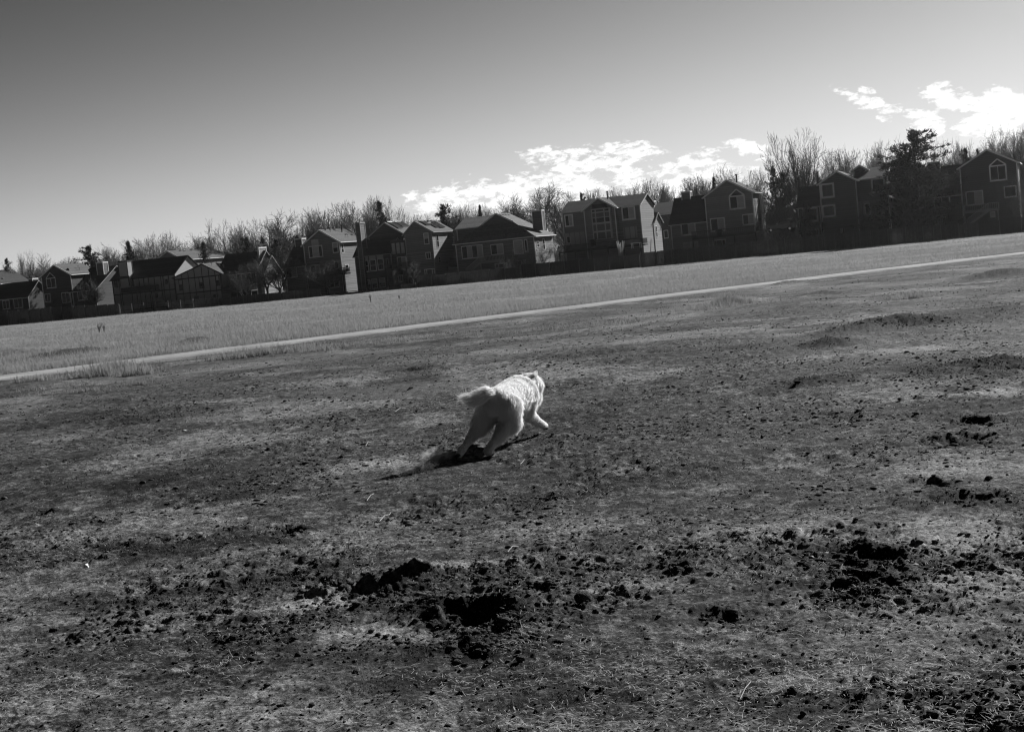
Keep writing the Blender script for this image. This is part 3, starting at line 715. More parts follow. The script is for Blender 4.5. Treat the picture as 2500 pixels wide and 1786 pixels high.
class House:
    def __init__(s, name, label, zk, wall, roof=ROOF, trim=TRIM, zg=-1.7, ref=None, v0=0.0, cat='house', group='houses in a row behind the fences'):
        s.zk = zk; s.wall = wall; s.roofm = roof; s.trim = trim; s.zg = zg
        u, _ = row_hit(*s.px(ref), v0); s.u0, s.v0 = u, v0
        s.root = empty(name, world(u, v0, zg), -TH)
        tag(s.root, label, cat, group)
    def px(s, p):
        if len(p) == 3: ox, oy, k = ZM[p[2]]
        else: ox, oy, k = ZM[s.zk]
        return ox + p[0] / k, oy + p[1] / k
    def P(s, p, v=0.0):
        """photo point on plane v (absolute row depth) -> local (x, z)"""
        u, z = row_hit(*s.px(p), v); return u - s.u0, z - s.zg
    def Q(s, p, x):
        v, z = row_hit_u(*s.px(p), x + s.u0); return v - s.v0, z - s.zg
    def gable(s, L, R, T, v=0.0, depth=8.0, oh=.4, wall=None, roof=None, zb=-.6, rake=True, sym=True, ohf=.3):
        """wing whose gable faces the field"""
        xl, zl = s.P(L, v); xr, zr = s.P(R, v); xt, zt = s.P(T, v); ze = (zl + zr) / 2; y = v - s.v0
        if sym: xt = (xl + xr) / 2 if abs(xt - (xl + xr) / 2) < 1.2 else xt
        w = MB().prism([(xl, zb), (xr, zb), (xr, ze), (xt, zt), (xl, ze)], y, y + depth).build('wall', wall or s.wall, s.root)
        rf = MB(); t = .16
        for x0, sg in ((xl, -1), (xr, 1)):
            sl = (zt - ze) / abs(xt - x0); xo = x0 + sg * oh; zo = ze - sl * oh
            q = [(xo, y - ohf, zo + t + .03), (xt, y - ohf, zt + t + .03), (xt, y + depth + .3, zt + t + .03), (xo, y + depth + .3, zo + t + .03)]
            rf.slab(q if sg < 0 else q[::-1], t)
        r = rf.build('roof', roof or s.roofm, s.root)
        if rake:
            tm = MB()
            for x0, sg in ((xl, -1), (xr, 1)):
                sl = (zt - ze) / abs(xt - x0); xo = x0 + sg * (oh + .02); zo = ze - sl * (oh + .02)
                tm.bar((xo, y - ohf - .03, zo + .06), (xt + sg * .02, y - ohf - .03, zt + .06), .05, .24)
            # gutters along the eaves and corner boards
            for x0, sg in ((xl, -1), (xr, 1)):
                sl = (zt - ze) / abs(xt - x0); xo = x0 + sg * (oh + .05); zo = ze - sl * (oh + .05)
                tm.bar((xo, y - ohf, zo + .1), (xo, y + depth + .3, zo + .1), .12, .14)
                tm.box((x0 - .09, y - .035, 0), (x0 + .09, y - .003, ze - .1))
            tm.build('rake_trim', s.trim, r)
        return dict(xl=xl, xr=xr, xt=xt, ze=ze, zt=zt, y=y, depth=depth, wall=w, roof=r)
    def lean(s, L, R, T, v=0.0, depth=None, oh=.45, wall=None, roof=None, zb=-.6, ohs=.25, full=True):
        """wing with its eave towards the field and gables at both ends; T: right end of the ridge"""
        xl, zl = s.P(L, v); xr, zr = s.P(R, v); ze = (zl + zr) / 2; y = v - s.v0
        if depth is None:
            yr, zt = s.Q(T, xr); depth = 2 * (yr - y)
        else: zt = s.P(T, v + depth / 2)[1]
        ym = y + depth / 2
        mb = MB(); n = [(y, zb), (y + depth, zb), (y + depth, ze), (ym, zt), (y, ze)]
        k = len(n); V = [(xl, a, b) for a, b in n] + [(xr, a, b) for a, b in n]
        F = [tuple(range(k)), tuple(k + i for i in reversed(range(k)))] + [(i, k + i, k + (i + 1) % k, (i + 1) % k) for i in range(k)]
        w = mesh_obj('wall', V, F, wall or s.wall, s.root)
        rf = MB(); t = .16; sl = (zt - ze) / (depth / 2)
        for yy, sg in ((y, -1), (y + depth, 1)):
            yo = yy + sg * oh; zo = ze - sl * oh
            q = [(xl - ohs, yo, zo + t + .03), (xr + ohs, yo, zo + t + .03), (xr + ohs, ym, zt + t + .03), (xl - ohs, ym, zt + t + .03)]
            rf.slab(q if sg < 0 else q[::-1], t)
        r = rf.build('roof', roof or s.roofm, s.root)
        tm = MB(); yo = y - oh - .06; zo = ze - sl * oh
        tm.bar((xl - ohs, yo, zo + .1), (xr + ohs, yo, zo + .1), .14, .12)
        for yy, sg in ((y, -1), (y + depth, 1)):
            tm.bar((xr + ohs + .03, yy + sg * oh, zo + .1), (xr + ohs + .03, ym, zt + .1), .24, .05)
        for x0 in (xl, xr): tm.box((x0 - .08, y - .035, 0), (x0 + .08, y - .003, ze - .1))
        tm.build('eave_trim', s.trim, r)
        return dict(xl=xl, xr=xr, ze=ze, zt=zt, y=y, depth=depth, wall=w, roof=r)
    def window(s, A, B, v=0.0, kind='slider', pane=GLASS, half=None, tw=.13, trim=None, name='window', out=.05, peak=None, sill=True):
        """A top-left and B bottom-right corners of the trimmed opening in the photo"""
        xa, za = s.P(A, v); xb, zb = s.P(B, v); x0, x1, z0, z1 = min(xa, xb), max(xa, xb), min(za, zb), max(za, zb); y = v - s.v0
        f = MB()
        def rect(x0, z0, x1, z1, w, o=out):
            f.box((x0, y - o, z0), (x0 + w, y - .002, z1)); f.box((x1 - w, y - o, z0), (x1, y - .002, z1))
            f.box((x0 + w, y - o, z1 - w), (x1 - w, y - .002, z1)); f.box((x0 + w, y - o, z0), (x1 - w, y - .002, z0 + w))
        rect(x0, z0, x1, z1, tw)
        if peak is not None:
            xp, zp = s.P(peak, v); xp = (x0 + x1) / 2
            f.bar((x0 + tw / 2, y - out / 2 - .01, z1), (xp, y - out / 2 - .01, zp), out + .02, tw); f.bar((x1 - tw / 2, y - out / 2 - .01, z1), (xp, y - out / 2 - .01, zp), out + .02, tw)
        cuts = []
        iw = x1 - x0 - 2 * tw
        if kind == 'slider': cuts = [x0 + tw + iw / 2]
        if kind == 'triple': cuts = [x0 + tw + iw * .25, x0 + tw + iw * .75]
        if kind == 'quad': cuts = [x0 + tw + iw * k for k in (.25, .5, .75)]
        for c in cuts: f.box((c - .035, y - out * .8, z0 + tw), (c + .035, y - .002, z1 - tw))
        if kind == 'hung': f.box((x0 + tw, y - out * .8, (z0 + z1) / 2 - .035), (x1 - tw, y - .002, (z0 + z1) / 2 + .035))
        if sill: f.box((x0 - .05, y - out - .05, z0 - .05), (x1 + .05, y - .002, z0 - .003))
        fo = f.build(name, trim or s.trim, s.root)
        es = [x0 + tw] + cuts + [x1 - tw]
        pn = MB(); bl = MB()
        for i in range(len(es) - 1):
            g = .0 if not cuts else .03
            a, b = es[i] + (g if i else 0), es[i + 1] - (g if i < len(es) - 2 else 0)
            tgt = bl if (half and i in half) else pn
            if kind == 'hung':
                zm = (z0 + z1) / 2
                (bl if half and 'u' in half else pn).box((a, y - .02, zm + .04), (b, y - .004, z1 - tw)); (bl if half and 'd' in half else pn).box((a, y - .02, z0 + tw), (b, y - .004, zm - .04))
            else: tgt.box((a, y - .02, z0 + tw), (b, y - .004, z1 - tw))
        if peak is not None:
            pn.prism([(x0 + tw * .8, z1 + .01), (x1 - tw * .8, z1 + .01), ((x0 + x1) / 2, zp - tw * .7)], y - .02, y - .004)
        for b_, nm_, m_ in ((pn, 'pane', pane), (bl, 'blind', BLIND if pane is GLASS else pane)):
            k = 0
            while k < len(b_.F):
                nf = 6 if len(b_.F) - k >= 6 else len(b_.F) - k
                if nf < 6: nf = len(b_.F) - k
                ids = sorted({i for f in b_.F[k:k + nf] for i in f}); mp_ = {v: i for i, v in enumerate(ids)}
                mesh_obj(nm_, [b_.V[i] for i in ids], [tuple(mp_[i] for i in f) for f in b_.F[k:k + nf]], m_, fo); k += nf
        return fo
    def side_window(s, x, y0, y1, z0, z1, tw=.1, hung=True):
        f = MB(); o = .05
        f.box((x + .002, y0, z0), (x + o, y0 + tw, z1)); f.box((x + .002, y1 - tw, z0), (x + o, y1, z1)); f.box((x + .002, y0 + tw, z1 - tw), (x + o, y1 - tw, z1)); f.box((x + .002, y0 + tw, z0), (x + o, y1 - tw, z0 + tw))
        if hung: f.box((x + .002, y0 + tw, (z0 + z1) / 2 - .03), (x + o * .8, y1 - tw, (z0 + z1) / 2 + .03))
        fo = f.build('window', s.trim, s.root)
        MB().box((x + .004, y0 + tw, z0 + tw), (x + .02, y1 - tw, z1 - tw)).build('pane', GLASS, fo)
    def chimney(s, A, B, v=0.0, depth=1.1, parent=None, wall=None, zb=None, cap=True):
        xa, za = s.P(A, v); xb, zb_ = s.P(B, v); y = v - s.v0; x0, x1 = min(xa, xb), max(xa, xb); z1 = za; z0 = zb if zb is not None else min(zb_, za) - .5
        c = MB().box((x0, y, z0), (x1, y + depth, z1)).build('chimney', wall or s.wall, parent or s.root)
        t = MB(); t.box((x0 - .08, y - .08, z1 - .18), (x1 + .08, y + depth + .08, z1 + .04))
        for xx in (x0, x1):
            for yy in (y, y + depth): t.box((xx - .06, yy - .06, z0 + .02), (xx + .06, yy + .06, z1 - .19))
        if parent is None:
            t.build('chimney_trim', s.trim, c)
            if cap:
                k = MB(); cx, cy = (x0 + x1) / 2, y + depth / 2
                k.tube([(cx, cy, z1 + .02), (cx, cy, z1 + .5)], .2, 10); k.tube([(cx, cy, z1 + .34), (cx, cy, z1 + .42)], .3, 10); k.tube([(cx, cy, z1 + .5), (cx, cy, z1 + .58)], .34, 10)
                k.build('flue_cap', SHINY, c)
        else:
            for f in t.F: pass
            t.build('chimney_trim', s.trim, s.root)
        return c
    def vents(s, g, side, pts, m=None):
        """little roof vents: pts in (fraction from eave to ridge, y offset, kind)"""
        for fr, yy, kind in pts:
            x0 = g['xr'] if side > 0 else g['xl']; x = x0 + (g['xt'] - x0) * fr; z = g['ze'] + (g['zt'] - g['ze']) * fr + .2
            mb = MB()
            if kind == 'pipe': mb.tube([(x, g['y'] + yy, z - .1), (x, g['y'] + yy, z + .45)], .05, 6); mb.tube([(x, g['y'] + yy, z + .45), (x, g['y'] + yy, z + .55)], .09, 6)
            elif kind == 'box': mb.box((x - .18, g['y'] + yy - .18, z - .1), (x + .18, g['y'] + yy + .18, z + .16))
            elif kind == 'stack': mb.tube([(x, g['y'] + yy, z - .1), (x, g['y'] + yy, z + 1.1)], .1, 8); mb.tube([(x, g['y'] + yy, z + 1.1), (x, g['y'] + yy, z + 1.3)], .17, 8)
            mb.build('roof_vent', m or (SHINY if kind != 'stack' else DARKM), g['roof'])
    def deck(s, A, B, v=0.0, depth=3.2, rail=.95, mat_=DECK, solid=False, posts=True, zt=None, pick=.14, railm=None):
        """raised deck in front of plane v: A left and B right end of the floor line"""
        xa, za = s.P(A, v - depth); xb, zb = s.P(B, v - depth); zf = (za + zb) / 2; y1 = v - s.v0 - .05; y0 = y1 - depth
        d = MB().box((xa, y0, zf - .25), (xb, y1, zf)).build('deck', mat_, s.root)
        r = MB(); rm = railm or mat_
        if solid: r.box((xa, y0 - .02, zf + .05), (xb, y0 + .03, zf + rail))
        else:
            n = max(2, int((xb - xa) / pick))
            for i in range(n + 1):
                x = xa + (xb - xa) * i / n; r.box((x - .02, y0 - .02, zf + .1), (x + .02, y0 + .02, zf + rail - .05))
            r.box((xa, y0 - .03, zf + .05), (xb, y0 + .03, zf + .12))
        r.box((xa - .03, y0 - .06, zf + rail - .045), (xb + .03, y0 + .06, zf + rail + .03))
        for xe in (xa, xb):
            m = max(2, int(depth / pick))
            for i in range(1, m): yy = y0 + depth * i / m; r.box((xe - .02, yy - .02, zf + .1), (xe + .02, yy + .02, zf + rail - .05))
            r.box((xe - .04, y0 + .07, zf + rail - .045), (xe + .04, y1, zf + rail + .03))
        r.build('railing', rm, d)
        if posts:
            k = max(2, int((xb - xa) / 2.6) + 1)
            for i in range(k):
                x = xa + .1 + (xb - xa - .2) * i / (k - 1); MB().box((x - .08, y0 + .05, -.6), (x + .08, y0 + .21, zf - .252)).build('deck_post', mat_, d)
        return d, (xa, xb, y0, y1, zf)
    def stairs(s, p0, p1, y0, w=1.1, m=DECK, railm=None, parent=None):
        """p0 top (x,z), p1 bottom (x,z) local"""
        (xa, za), (xb, zb) = p0, p1; n = max(4, int(abs(za - zb) / .19)); mb = MB()
        for i in range(n):
            t = (i + .5) / n; x = xa + (xb - xa) * t; z = za + (zb - za) * t; mb.box((x - .15, y0, z - .05), (x + .15, y0 + w, z))
        mb.bar((xa, y0, za - .15), (xb, y0, zb - .15), .05, .28)
        st_ = mb.build('stairs', m, parent or s.root); r = MB()
        for i in range(n + 1):
            t = i / n; x = xa + (xb - xa) * t; z = za + (zb - za) * t
            for dx in (0, .14): r.box((x - .02 + dx * (1 if xb > xa else -1), y0 - .06, z - .1), (x + .02 + dx * (1 if xb > xa else -1), y0 - .02, z + .85))
        r.bar((xa, y0 - .04, za + .9), (xb, y0 - .04, zb + .9), .09, .08)
        r.build('stair_railing', railm or m, s.root)
    def trimboard(s, A, B, v, w=.2, m=None):
        xa, za = s.P(A, v); xb, zb = s.P(B, v); y = v - s.v0
        MB().bar((xa, y - .03, za), (xb, y - .03, zb), .05, w).build('trim_board', m or s.trim, s.root)
    def rectpart(s, A, B, v, name, m, t=.1, y_back=None):
        xa, za = s.P(A, v); xb, zb = s.P(B, v); y = v - s.v0
        return MB().box((xa, y - t, min(za, zb)), (xb, (y - .002) if y_back is None else y_back, max(za, zb))).build(name, m, s.root)

def dish(h, p, v, r=.35):
    x, z = h.P(p, v); y = v - h.v0
    V = [(0, 0, 0)]; Fc = []
    for k in range(1, 4):
        for j in range(12): a = j * math.pi / 6; V.append((math.cos(a) * r * k / 3, -(k / 3) ** 2 * .1, math.sin(a) * r * k / 3))
    for j in range(12):
        j2 = (j + 1) % 12; Fc.append((0, 1 + j, 1 + j2))
        for k in range(2): Fc.append((1 + k * 12 + j, 1 + (k + 1) * 12 + j, 1 + (k + 1) * 12 + j2, 1 + k * 12 + j2))
    V = [(a + x, b + y, c + z) for a, b, c in V]; n = len(V)
    V += [(x - .03, y, z), (x + .03, y, z), (x + .03, y + .3, z - .6), (x - .03, y + .3, z - .6)]; Fc.append((n, n + 1, n + 2, n + 3))
    mesh_obj('satellite_dish', V, Fc, DARKM, h.root)

# ---- house 1: far left, cut by the picture edge
h = House('gabled_house', 'dark house cut off by the left edge, low roof with a pale vent pipe', 1, siding(.04), zg=-1.7, ref=(150, 1000), v0=0)
g = h.gable((-430, 800), (-5, 735), (-230, 590), v=3, depth=8.5)
h.vents(g, 1, [(.35, 2.6, 'pipe'), (.25, 2.2, 'box')])
w = h.lean((-420, 1010), (388, 915), (240, 745), v=0, depth=6.5)
h.window((30, 985), (145, 1100)); h.window((180, 945), (325, 1085)); h.chimney((395, 685), (470, 860), v=3.2, depth=1.6, wall=siding(.16))
h.window((80, 1180), (160, 1260), pane=GLASS, tw=.08)
h.rectpart((270, 1180), (385, 1225), 0, 'vent_grille', mat('grille', .16, .9, lap=.2, vert=True), t=.03)
# ---- house 2
h = House('gabled_house', 'dark gabled house with a peaked window, second from the left edge', 1, siding(.07), zg=-1.7, ref=(800, 1000), v0=0)
g = h.gable((575, 668), (975, 614), (752, 500), v=0, depth=7.8, roof=mat('roof_mid', .10, .95, noise=.35, nscale=4, lap=.2))
h.vents(g, 1, [(.45, 4.6, 'pipe'), (.25, 4.1, 'pipe')])
w = h.lean((975, 868), (1322, 822), (1600, 512), v=0)
h.window((638, 680), (785, 805), peak=(695, 600)); h.window((612, 895), (712, 1000)); h.window((850, 878), (985, 1010), name='patio_door'); h.window((1070, 850), (1215, 975), kind='slider')
h.chimney((1335, 462), (1440, 590), v=3.6, depth=1.5, wall=siding(.16)); dish(h, (945, 560), 1.0)
h.window((635, 1140), (705, 1215), tw=.08); h.window((1190, 1060), (1310, 1140), tw=.06)
# ---- house 3: half timbered
STUCCO = mat('stucco', .34, .9, noise=.08, nscale=2, bump=.2, bscale=30)
h = House('half_timbered_house', 'long half timbered house with pale panels, dark beams and a boxy chimney', 2, STUCCO, zg=-1.7, ref=(700, 800), v0=0, trim=TIMBER)
w = h.lean((335, 655), (1025, 572), (1165, 388), v=0)
def timbers(h, xs, ztop, zbot, y, bands, m=TIMBER):
    mb = MB()
    for x, zt_ in xs: mb.box((x - .07, y - .04, zbot), (x + .07, y - .003, zt_))
    for x0, x1, z in bands: mb.box((x0, y - .055, z - .12), (x1, y - .004, z + .08))
    mb.build('timber_frame', m, h.root)
xx = [h.P(p, 0)[0] for p in ((345, 700), (415, 690), (545, 700), (640, 700), (690, 690), (745, 690), (808, 680), (880, 670), (905, 670), (965, 660), (1030, 660))]
zb1 = h.P((800, 775), 0)[1]
timbers(h, [(x, w['ze'] - .15) for x in xx], 0, 0, w['y'], [(w['xl'], w['xr'], zb1), (w['xl'], w['xr'], w['ze'] - .2), (w['xl'], w['xr'], .25)])
h.chimney((399, 447), (528, 720), v=-1.0, depth=1.6, wall=STUCCO, zb=h.P((460, 722), -1)[1]); h.rectpart((397, 618), (530, 632), -1.0, 'timber_band', TIMBER, t=.06)
h.window((548, 635), (612, 735), name='patio_door', trim=TRIM_D, half=(1,)); h.window((690, 610), (740, 680), trim=TRIM_D, kind='one', half=(0,)); h.window((905, 582), (965, 700), kind='hung', trim=TRIM_D, half=('u',))
h.window((345, 655), (412, 740), trim=TRIM_D); h.window((800, 785), (895, 850), trim=TRIM_D, half=(1,))
d, _ = h.deck((440, 800), (775, 765), v=0, depth=2.6, solid=True)
w2 = h.gable((1030, 640), (1540, 565), (1342, 482), v=-2.5, depth=6.5, sym=False, roof=mat('roof_mid', .10, .95, noise=.35, nscale=4, lap=.2))
h.vents(w2, 1, [(.75, 1.5, 'pipe'), (.6, 3.2, 'pipe'), (.45, 3.6, 'pipe'), (.3, 4.2, 'pipe'), (.35, 5, 'pipe')])
xs = []
for p in ((1040, 800), (1130, 800), (1200, 780), (1270, 780), (1345, 700), (1420, 700), (1490, 700), (1545, 700)):
    x = h.P(p, -2.5)[0]; a = w2['xl'] if x < w2['xt'] else w2['xr']; xs.append((x, w2['ze'] + (w2['zt'] - w2['ze']) * max(0, min(1, (x - a) / (w2['xt'] - a))) - .12))
timbers(h, xs, 0, 0, w2['y'], [(w2['xl'], w2['xr'], h.P((1300, 620), -2.5)[1]), (w2['xl'], w2['xr'], h.P((1300, 785), -2.5)[1]), (w2['xl'], w2['xr'], .25)])
for a, b in (((1070, 648), (1130, 762)), ((1295, 622), (1360, 738)), ((1478, 600), (1533, 712))): h.window(a, b, v=-2.5, kind='hung', half=('u',))
h.window((1248, 828), (1308, 890), v=-2.5, kind='one'); h.window((1450, 805), (1505, 855), v=-2.5, kind='one', trim=TRIM_D)
h.rectpart((830, 878), (970, 925), -3, 'hot_tub', mat('tub_grey', .22, .8), t=1.2)
# ---- house behind it
h = House('gabled_house', 'low house seen only by its grey roof behind the half timbered one', 2, siding(.2), zg=-1.7, ref=(1000, 420), v0=26)
g = h.gable((800, 455), (1120, 425), (955, 337), v=26, depth=17, sym=False, roof=mat('roof_mid', .10, .95, noise=.35, nscale=4, lap=.2), trim=None) if False else h.gable((800, 455), (1120, 425), (955, 337), v=26, depth=17, sym=False, roof=mat('roof_mid', .10, .95, noise=.35, nscale=4, lap=.2))
h.vents(g, 1, [(.9, 4, 'box'), (.9, 5.5, 'box'), (.9, 8, 'box'), (.9, 11, 'box')])
# ---- house 4: dark, between half-timbered and tall gabled
h = House('dark_house', 'very dark low house half hidden by bare branches, pale chimney at its right end', 2, siding(.05), zg=-1.7, ref=(1800, 700), v0=0)
w = h.lean((1500, 600), (1925, 545), (1890, 350), v=0, depth=8)
h.window((1712, 585), (1828, 655), half=()); h.chimney((1948, 292), (1975, 430), v=2.5, depth=2.6, wall=siding(.26)); h.rectpart((1870, 565), (1890, 650), 0, 'door', siding(.2), t=.03)
h.window((1550, 600), (1590, 680), kind='one')
d, (xa, xb, y0, y1, zf) = h.deck((1550, 800), (1875, 750), v=0, depth=2.5, solid=True)
h.rectpart((1705, 660), (1868, 750), -2.7, 'privacy_panel', boards(.16), t=.08)
w3 = h.lean((1935, 590), (2010, 580), (2050, 390), v=1.5, depth=6.5, wall=siding(.3))
# ---- house 5: tall gabled, sunlit right side
h = House('tall_gabled_house', 'dark three storey gabled house with streaky sunlit siding on its right side', 3, siding(.20), zg=-1.8, ref=(1000, 1000), v0=0, roof=mat('roof_mid', .10, .95, noise=.35, nscale=4, lap=.2))
g = h.gable((818, 693), (1318, 628), (1030, 482), v=0, depth=9.0)
h.vents(g, 1, [(.93, 1.8, 'box'), (.93, 3.6, 'box'), (.93, 5, 'box'), (.93, 8, 'box'), (.75, 2.2, 'pipe'), (.7, 6.3, 'stack'), (.45, 6, 'box'), (.4, 8, 'box'), (.2, 5, 'pipe')])
h.window((885, 705), (1098, 848), kind='triple', half=(1,)); h.rectpart((925, 612), (1035, 700), 0, 'blind_panel', BLIND, t=.03)
xa, za = h.P((925, 640), 0); xb, _ = h.P((1035, 640), 0); zt_ = h.P((975, 602), 0)[1]
MB().prism([(xa, za + .28), (xb, za + .28), ((xa + xb) / 2, zt_)], -.035, -.003).build('arch_blind', BLIND, h.root)
h.window((1222, 650), (1316, 790), kind='hung', half=('u',)); h.window((905, 972), (1062, 1075), name='patio_door', half=(1,)); h.window((1250, 915), (1368, 1015), half=(1,))
h.side_window(g['xr'], .5, 1.5, g['ze'] - 2.1, g['ze'] - .5); h.side_window(g['xr'], 1.2, 2.6, g['ze'] - 5.6, g['ze'] - 4.2)
h.rectpart((845, 940), (1395, 985), -.02, 'belt_board', siding(.07), t=.12) if False else None
w = h.lean((560, 990), (838, 965), (640, 700), v=0, depth=9); h.window((565, 1008), (735, 1138), half=(1,))
h.chimney((692, 600), (805, 745), v=4, depth=1.5, wall=siding(.13))
d, _ = h.deck((850, 1140), (1380, 1075), v=0, depth=2.8); h.window((1175, 1180), (1335, 1280), half=())
# ---- house 6: chimney and solar panels
h = House('solar_panel_house', 'large dark house with a tall square chimney and solar panels on two roofs', 4, siding(.09), zg=-2.0, ref=(1000, 1000), v0=0, trim=TRIM_D)
gl = h.gable((505, 757), (1030, 684), (757, 530), v=4, depth=7.5, roof=mat('roof_mid', .10, .95, noise=.35, nscale=4, lap=.2))
w = h.lean((290, 1030), (835, 965), (760, 775), v=0, depth=5.4)
gr = h.gable((1050, 695), (1455, 652), (1205, 514), v=-1.2, depth=8.8, sym=False, wall=siding(.22), roof=mat('roof_mid', .10, .95, noise=.35, nscale=4, lap=.2))
sunr = h.rectpart((835, 790), (1062, 1010), .3, 'sunroom', siding(.1), t=.2, y_back=5.0)
for a, b in (((848, 835), (915, 1000)), ((915, 830), (985, 992)), ((985, 825), (1058, 985))): h.window(a, b, v=.08, kind='one', half=(0,), tw=.07, sill=False)
for a, b in (((397, 1100), (512, 1268)), ((512, 1090), (628, 1255)), ((628, 1072), (742, 1238))): h.window(a, b, kind='hung', trim=TRIM)
for a, b in (((393, 1042), (497, 1098)), ((505, 1028), (610, 1085)), ((618, 1012), (725, 1070))): h.window(a, b, kind='one', half=(0,), tw=.06, sill=False)
for a, b in (((428, 1392), (540, 1535)), ((540, 1378), (645, 1520)), ((655, 1365), (765, 1500))): h.window(a, b, kind='hung', trim=TRIM, half=('u',), tw=.1)
h.window((930, 1045), (1085, 1195), v=.1, name='patio_door', trim=TRIM, half=(1,)); h.window((760, 1065), (815, 1200), kind='one', v=0); h.window((945, 1320), (1030, 1425), kind='one', trim=TRIM)
h.window((1332, 680), (1428, 845), v=-1.2, kind='hung', half=('u',), trim=TRIM); h.window((1365, 975), (1455, 1072), v=-1.2, trim=TRIM)
h.chimney((295, 525), (402, 925), v=-.8, depth=1.9, wall=siding(.16), zb=-.5)
h.side_window(gr['xr'], .5, 1.5, gr['ze'] - 2.9, gr['ze'] - .6); h.side_window(gr['xr'], .6, 1.5, gr['ze'] - 5.6, gr['ze'] - 4.5)
SOLAR = mat('solar_glass', .03, .15, spec=.8)
def solar(h, g, y0, y1, f0, f1):
    x = lambda f: g['xr'] + (g['xt'] - g['xr']) * f; z = lambda f: g['ze'] + (g['zt'] - g['ze']) * f + .42
    p = MB().slab([(x(f1), g['y'] + y0, z(f1)), (x(f0), g['y'] + y0, z(f0)), (x(f0), g['y'] + y1, z(f0)), (x(f1), g['y'] + y1, z(f1))], .1).build('solar_panel', SOLAR, g['roof'])
    e = MB(); e.bar((x(f1), g['y'] + y0, z(f1) + .02), (x(f1), g['y'] + y1, z(f1) + .02), .12, .1); e.build('panel_rim', SHINY, g['roof'])
solar(h, gr, 1.2, 3.4, .45, .95); solar(h, gr, 3.3, 4.6, .18, .7); solar(h, gr, 4.8, 6.4, .12, .95); solar(h, gr, 6.5, 7.2, .15, .9)
solar(h, gl, .6, 2.8, .35, .95); solar(h, gl, 3.4, 6.5, .5, .95)
# entry porch on the right side
xw = gr['xr']
MB().box((xw + .01, 4.2, -.6), (xw + 1.6, 7.2, 2.9)).build('porch_wall', siding(.3), h.root)
pr = MB(); pr.slab([(xw - .0, 3.9, 2.85), (xw + 1.9, 3.9, 2.85), (xw + 1.9, 5.7, 4.3), (xw - .0, 5.7, 4.3)], .15); pr.slab([(xw, 7.5, 2.85), (xw, 5.7, 4.3), (xw + 1.9, 5.7, 4.3), (xw + 1.9, 7.5, 2.85)], .15); pr.build('porch_roof', ROOF, h.root)
d, _ = h.deck((760, 1240), (1110, 1200), v=.2, depth=2.6)
# ---- house 7: broad hipped house
h = House('broad_hip_roof_house', 'broad low house with a big hipped roof and white deck stairs', 5, siding(.19), roof=ROOF_L, zg=-2.1, ref=(600, 1200), v0=0)
xl, zl = h.P((285, 1078), 0); xr, zr = h.P((1312, 948), 0); ze = (zl + zr) / 2; D = 9.5; dv = 3.6
xgl, zgl = h.P((640, 806), dv); xgr, zgr = h.P((1045, 757), dv); xt, zt = h.P((822, 655), dv); zg_ = (zgl + zgr) / 2
MB().box((xl, 0, -.6), (xr, D, ze)).build('wall', h.wall, h.root)
r = MB(); o = .45; e0 = ze + .05
r.slab([(xl - o, -o, e0), (xr + o, -o, e0), (xgr, dv, zg_), (xgl, dv, zg_)], .16)
r.slab([(xr + o, -o, e0), (xr + o, D + o, e0), (xt, D, zt), (xt, dv - .3, zt), (xgr, dv - .3, zg_)], .16)
r.slab([(xl - o, D + o, e0), (xl - o, -o, e0), (xgl, dv - .3, zg_), (xt, dv - .3, zt), (xt, D, zt)], .16)
r.slab([(xr + o, D + o, e0), (xl - o, D + o, e0), (xt, D, zt)], .16)
rf = r.build('roof', mat('roof_pale2', .15, .95, noise=.4, nscale=3, lap=.2), h.root)
MB().prism([(xgl + .1, zg_ - .15), (xgr - .1, zg_ - .15), (xt, zt - .12)], dv + .02, dv + .3).build('gable_wall', siding(.13), h.root)
t = MB(); t.bar((xgl - .1, dv - .34, zg_ - .05), (xt, dv - .34, zt - .02), .05, .24); t.bar((xgr + .1, dv - .34, zg_ - .05), (xt, dv - .34, zt - .02), .05, .24)
t.bar((xl - o, -o - .06, e0 - .06), (xr + o, -o - .06, e0 - .06), .14, .16); t.bar((xr + o + .06, -o, e0 - .06), (xr + o + .06, D + o, e0 - .06), .16, .14)
for x0 in (xl, xr): t.box((x0 - .08, -.04, 0), (x0 + .08, -.003, ze - .1))
t.build('eave_trim', h.trim, rf)
w = h.lean((300, 870), (800, 800), (770, 690), v=8, depth=9)
for i in range(4): MB().box((xt + .6 + i * .05, dv + .6 + i * 1.3, zt - .1), (xt + 1.0 + i * .05, dv + 1.1 + i * 1.3, zt + .1)).build('roof_vent', SHINY, rf)
h.window((355, 1090), (655, 1232), kind='quad', half=(1, 3)); h.window((742, 1068), (925, 1190), name='patio_door', half=(1,)); h.window((1040, 1010), (1185, 1185), kind='one', half=(0,)); h.window((1185, 1000), (1245, 1160), kind='one')
h.window((1090, 1275), (1215, 1335), kind='slider', half=(1,)); h.window((800, 1320), (968, 1370), kind='triple', half=(2,))
h.side_window(xr, 1.2, 2.3, ze - 1.9, ze - .8); h.side_window(xr, 4.0, 5.2, ze - 2.4, ze - .5)
h.chimney((1290, 622), (1436, 835), v=5.2, depth=1.3, wall=siding(.13))
d, (xa, xb, y0, y1, zf) = h.deck((607, 1300), (925, 1268), v=0, depth=2.6, mat_=mat('deck_pale', .34, .9, noise=.1), railm=mat('deck_rail_pale', .42, .9), pick=.26)
h.stairs((xa, zf), (h.P((430, 1400), -2.6)[0], h.P((430, 1450), -2.6)[1]), y0, m=mat('deck_pale', .34), railm=mat('deck_rail_pale', .42))
h.rectpart((925, 1168), (1045, 1275), -2.7, 'deck_screen', siding(.15), t=.08)
dish(h, (938, 945), -.5, .3)
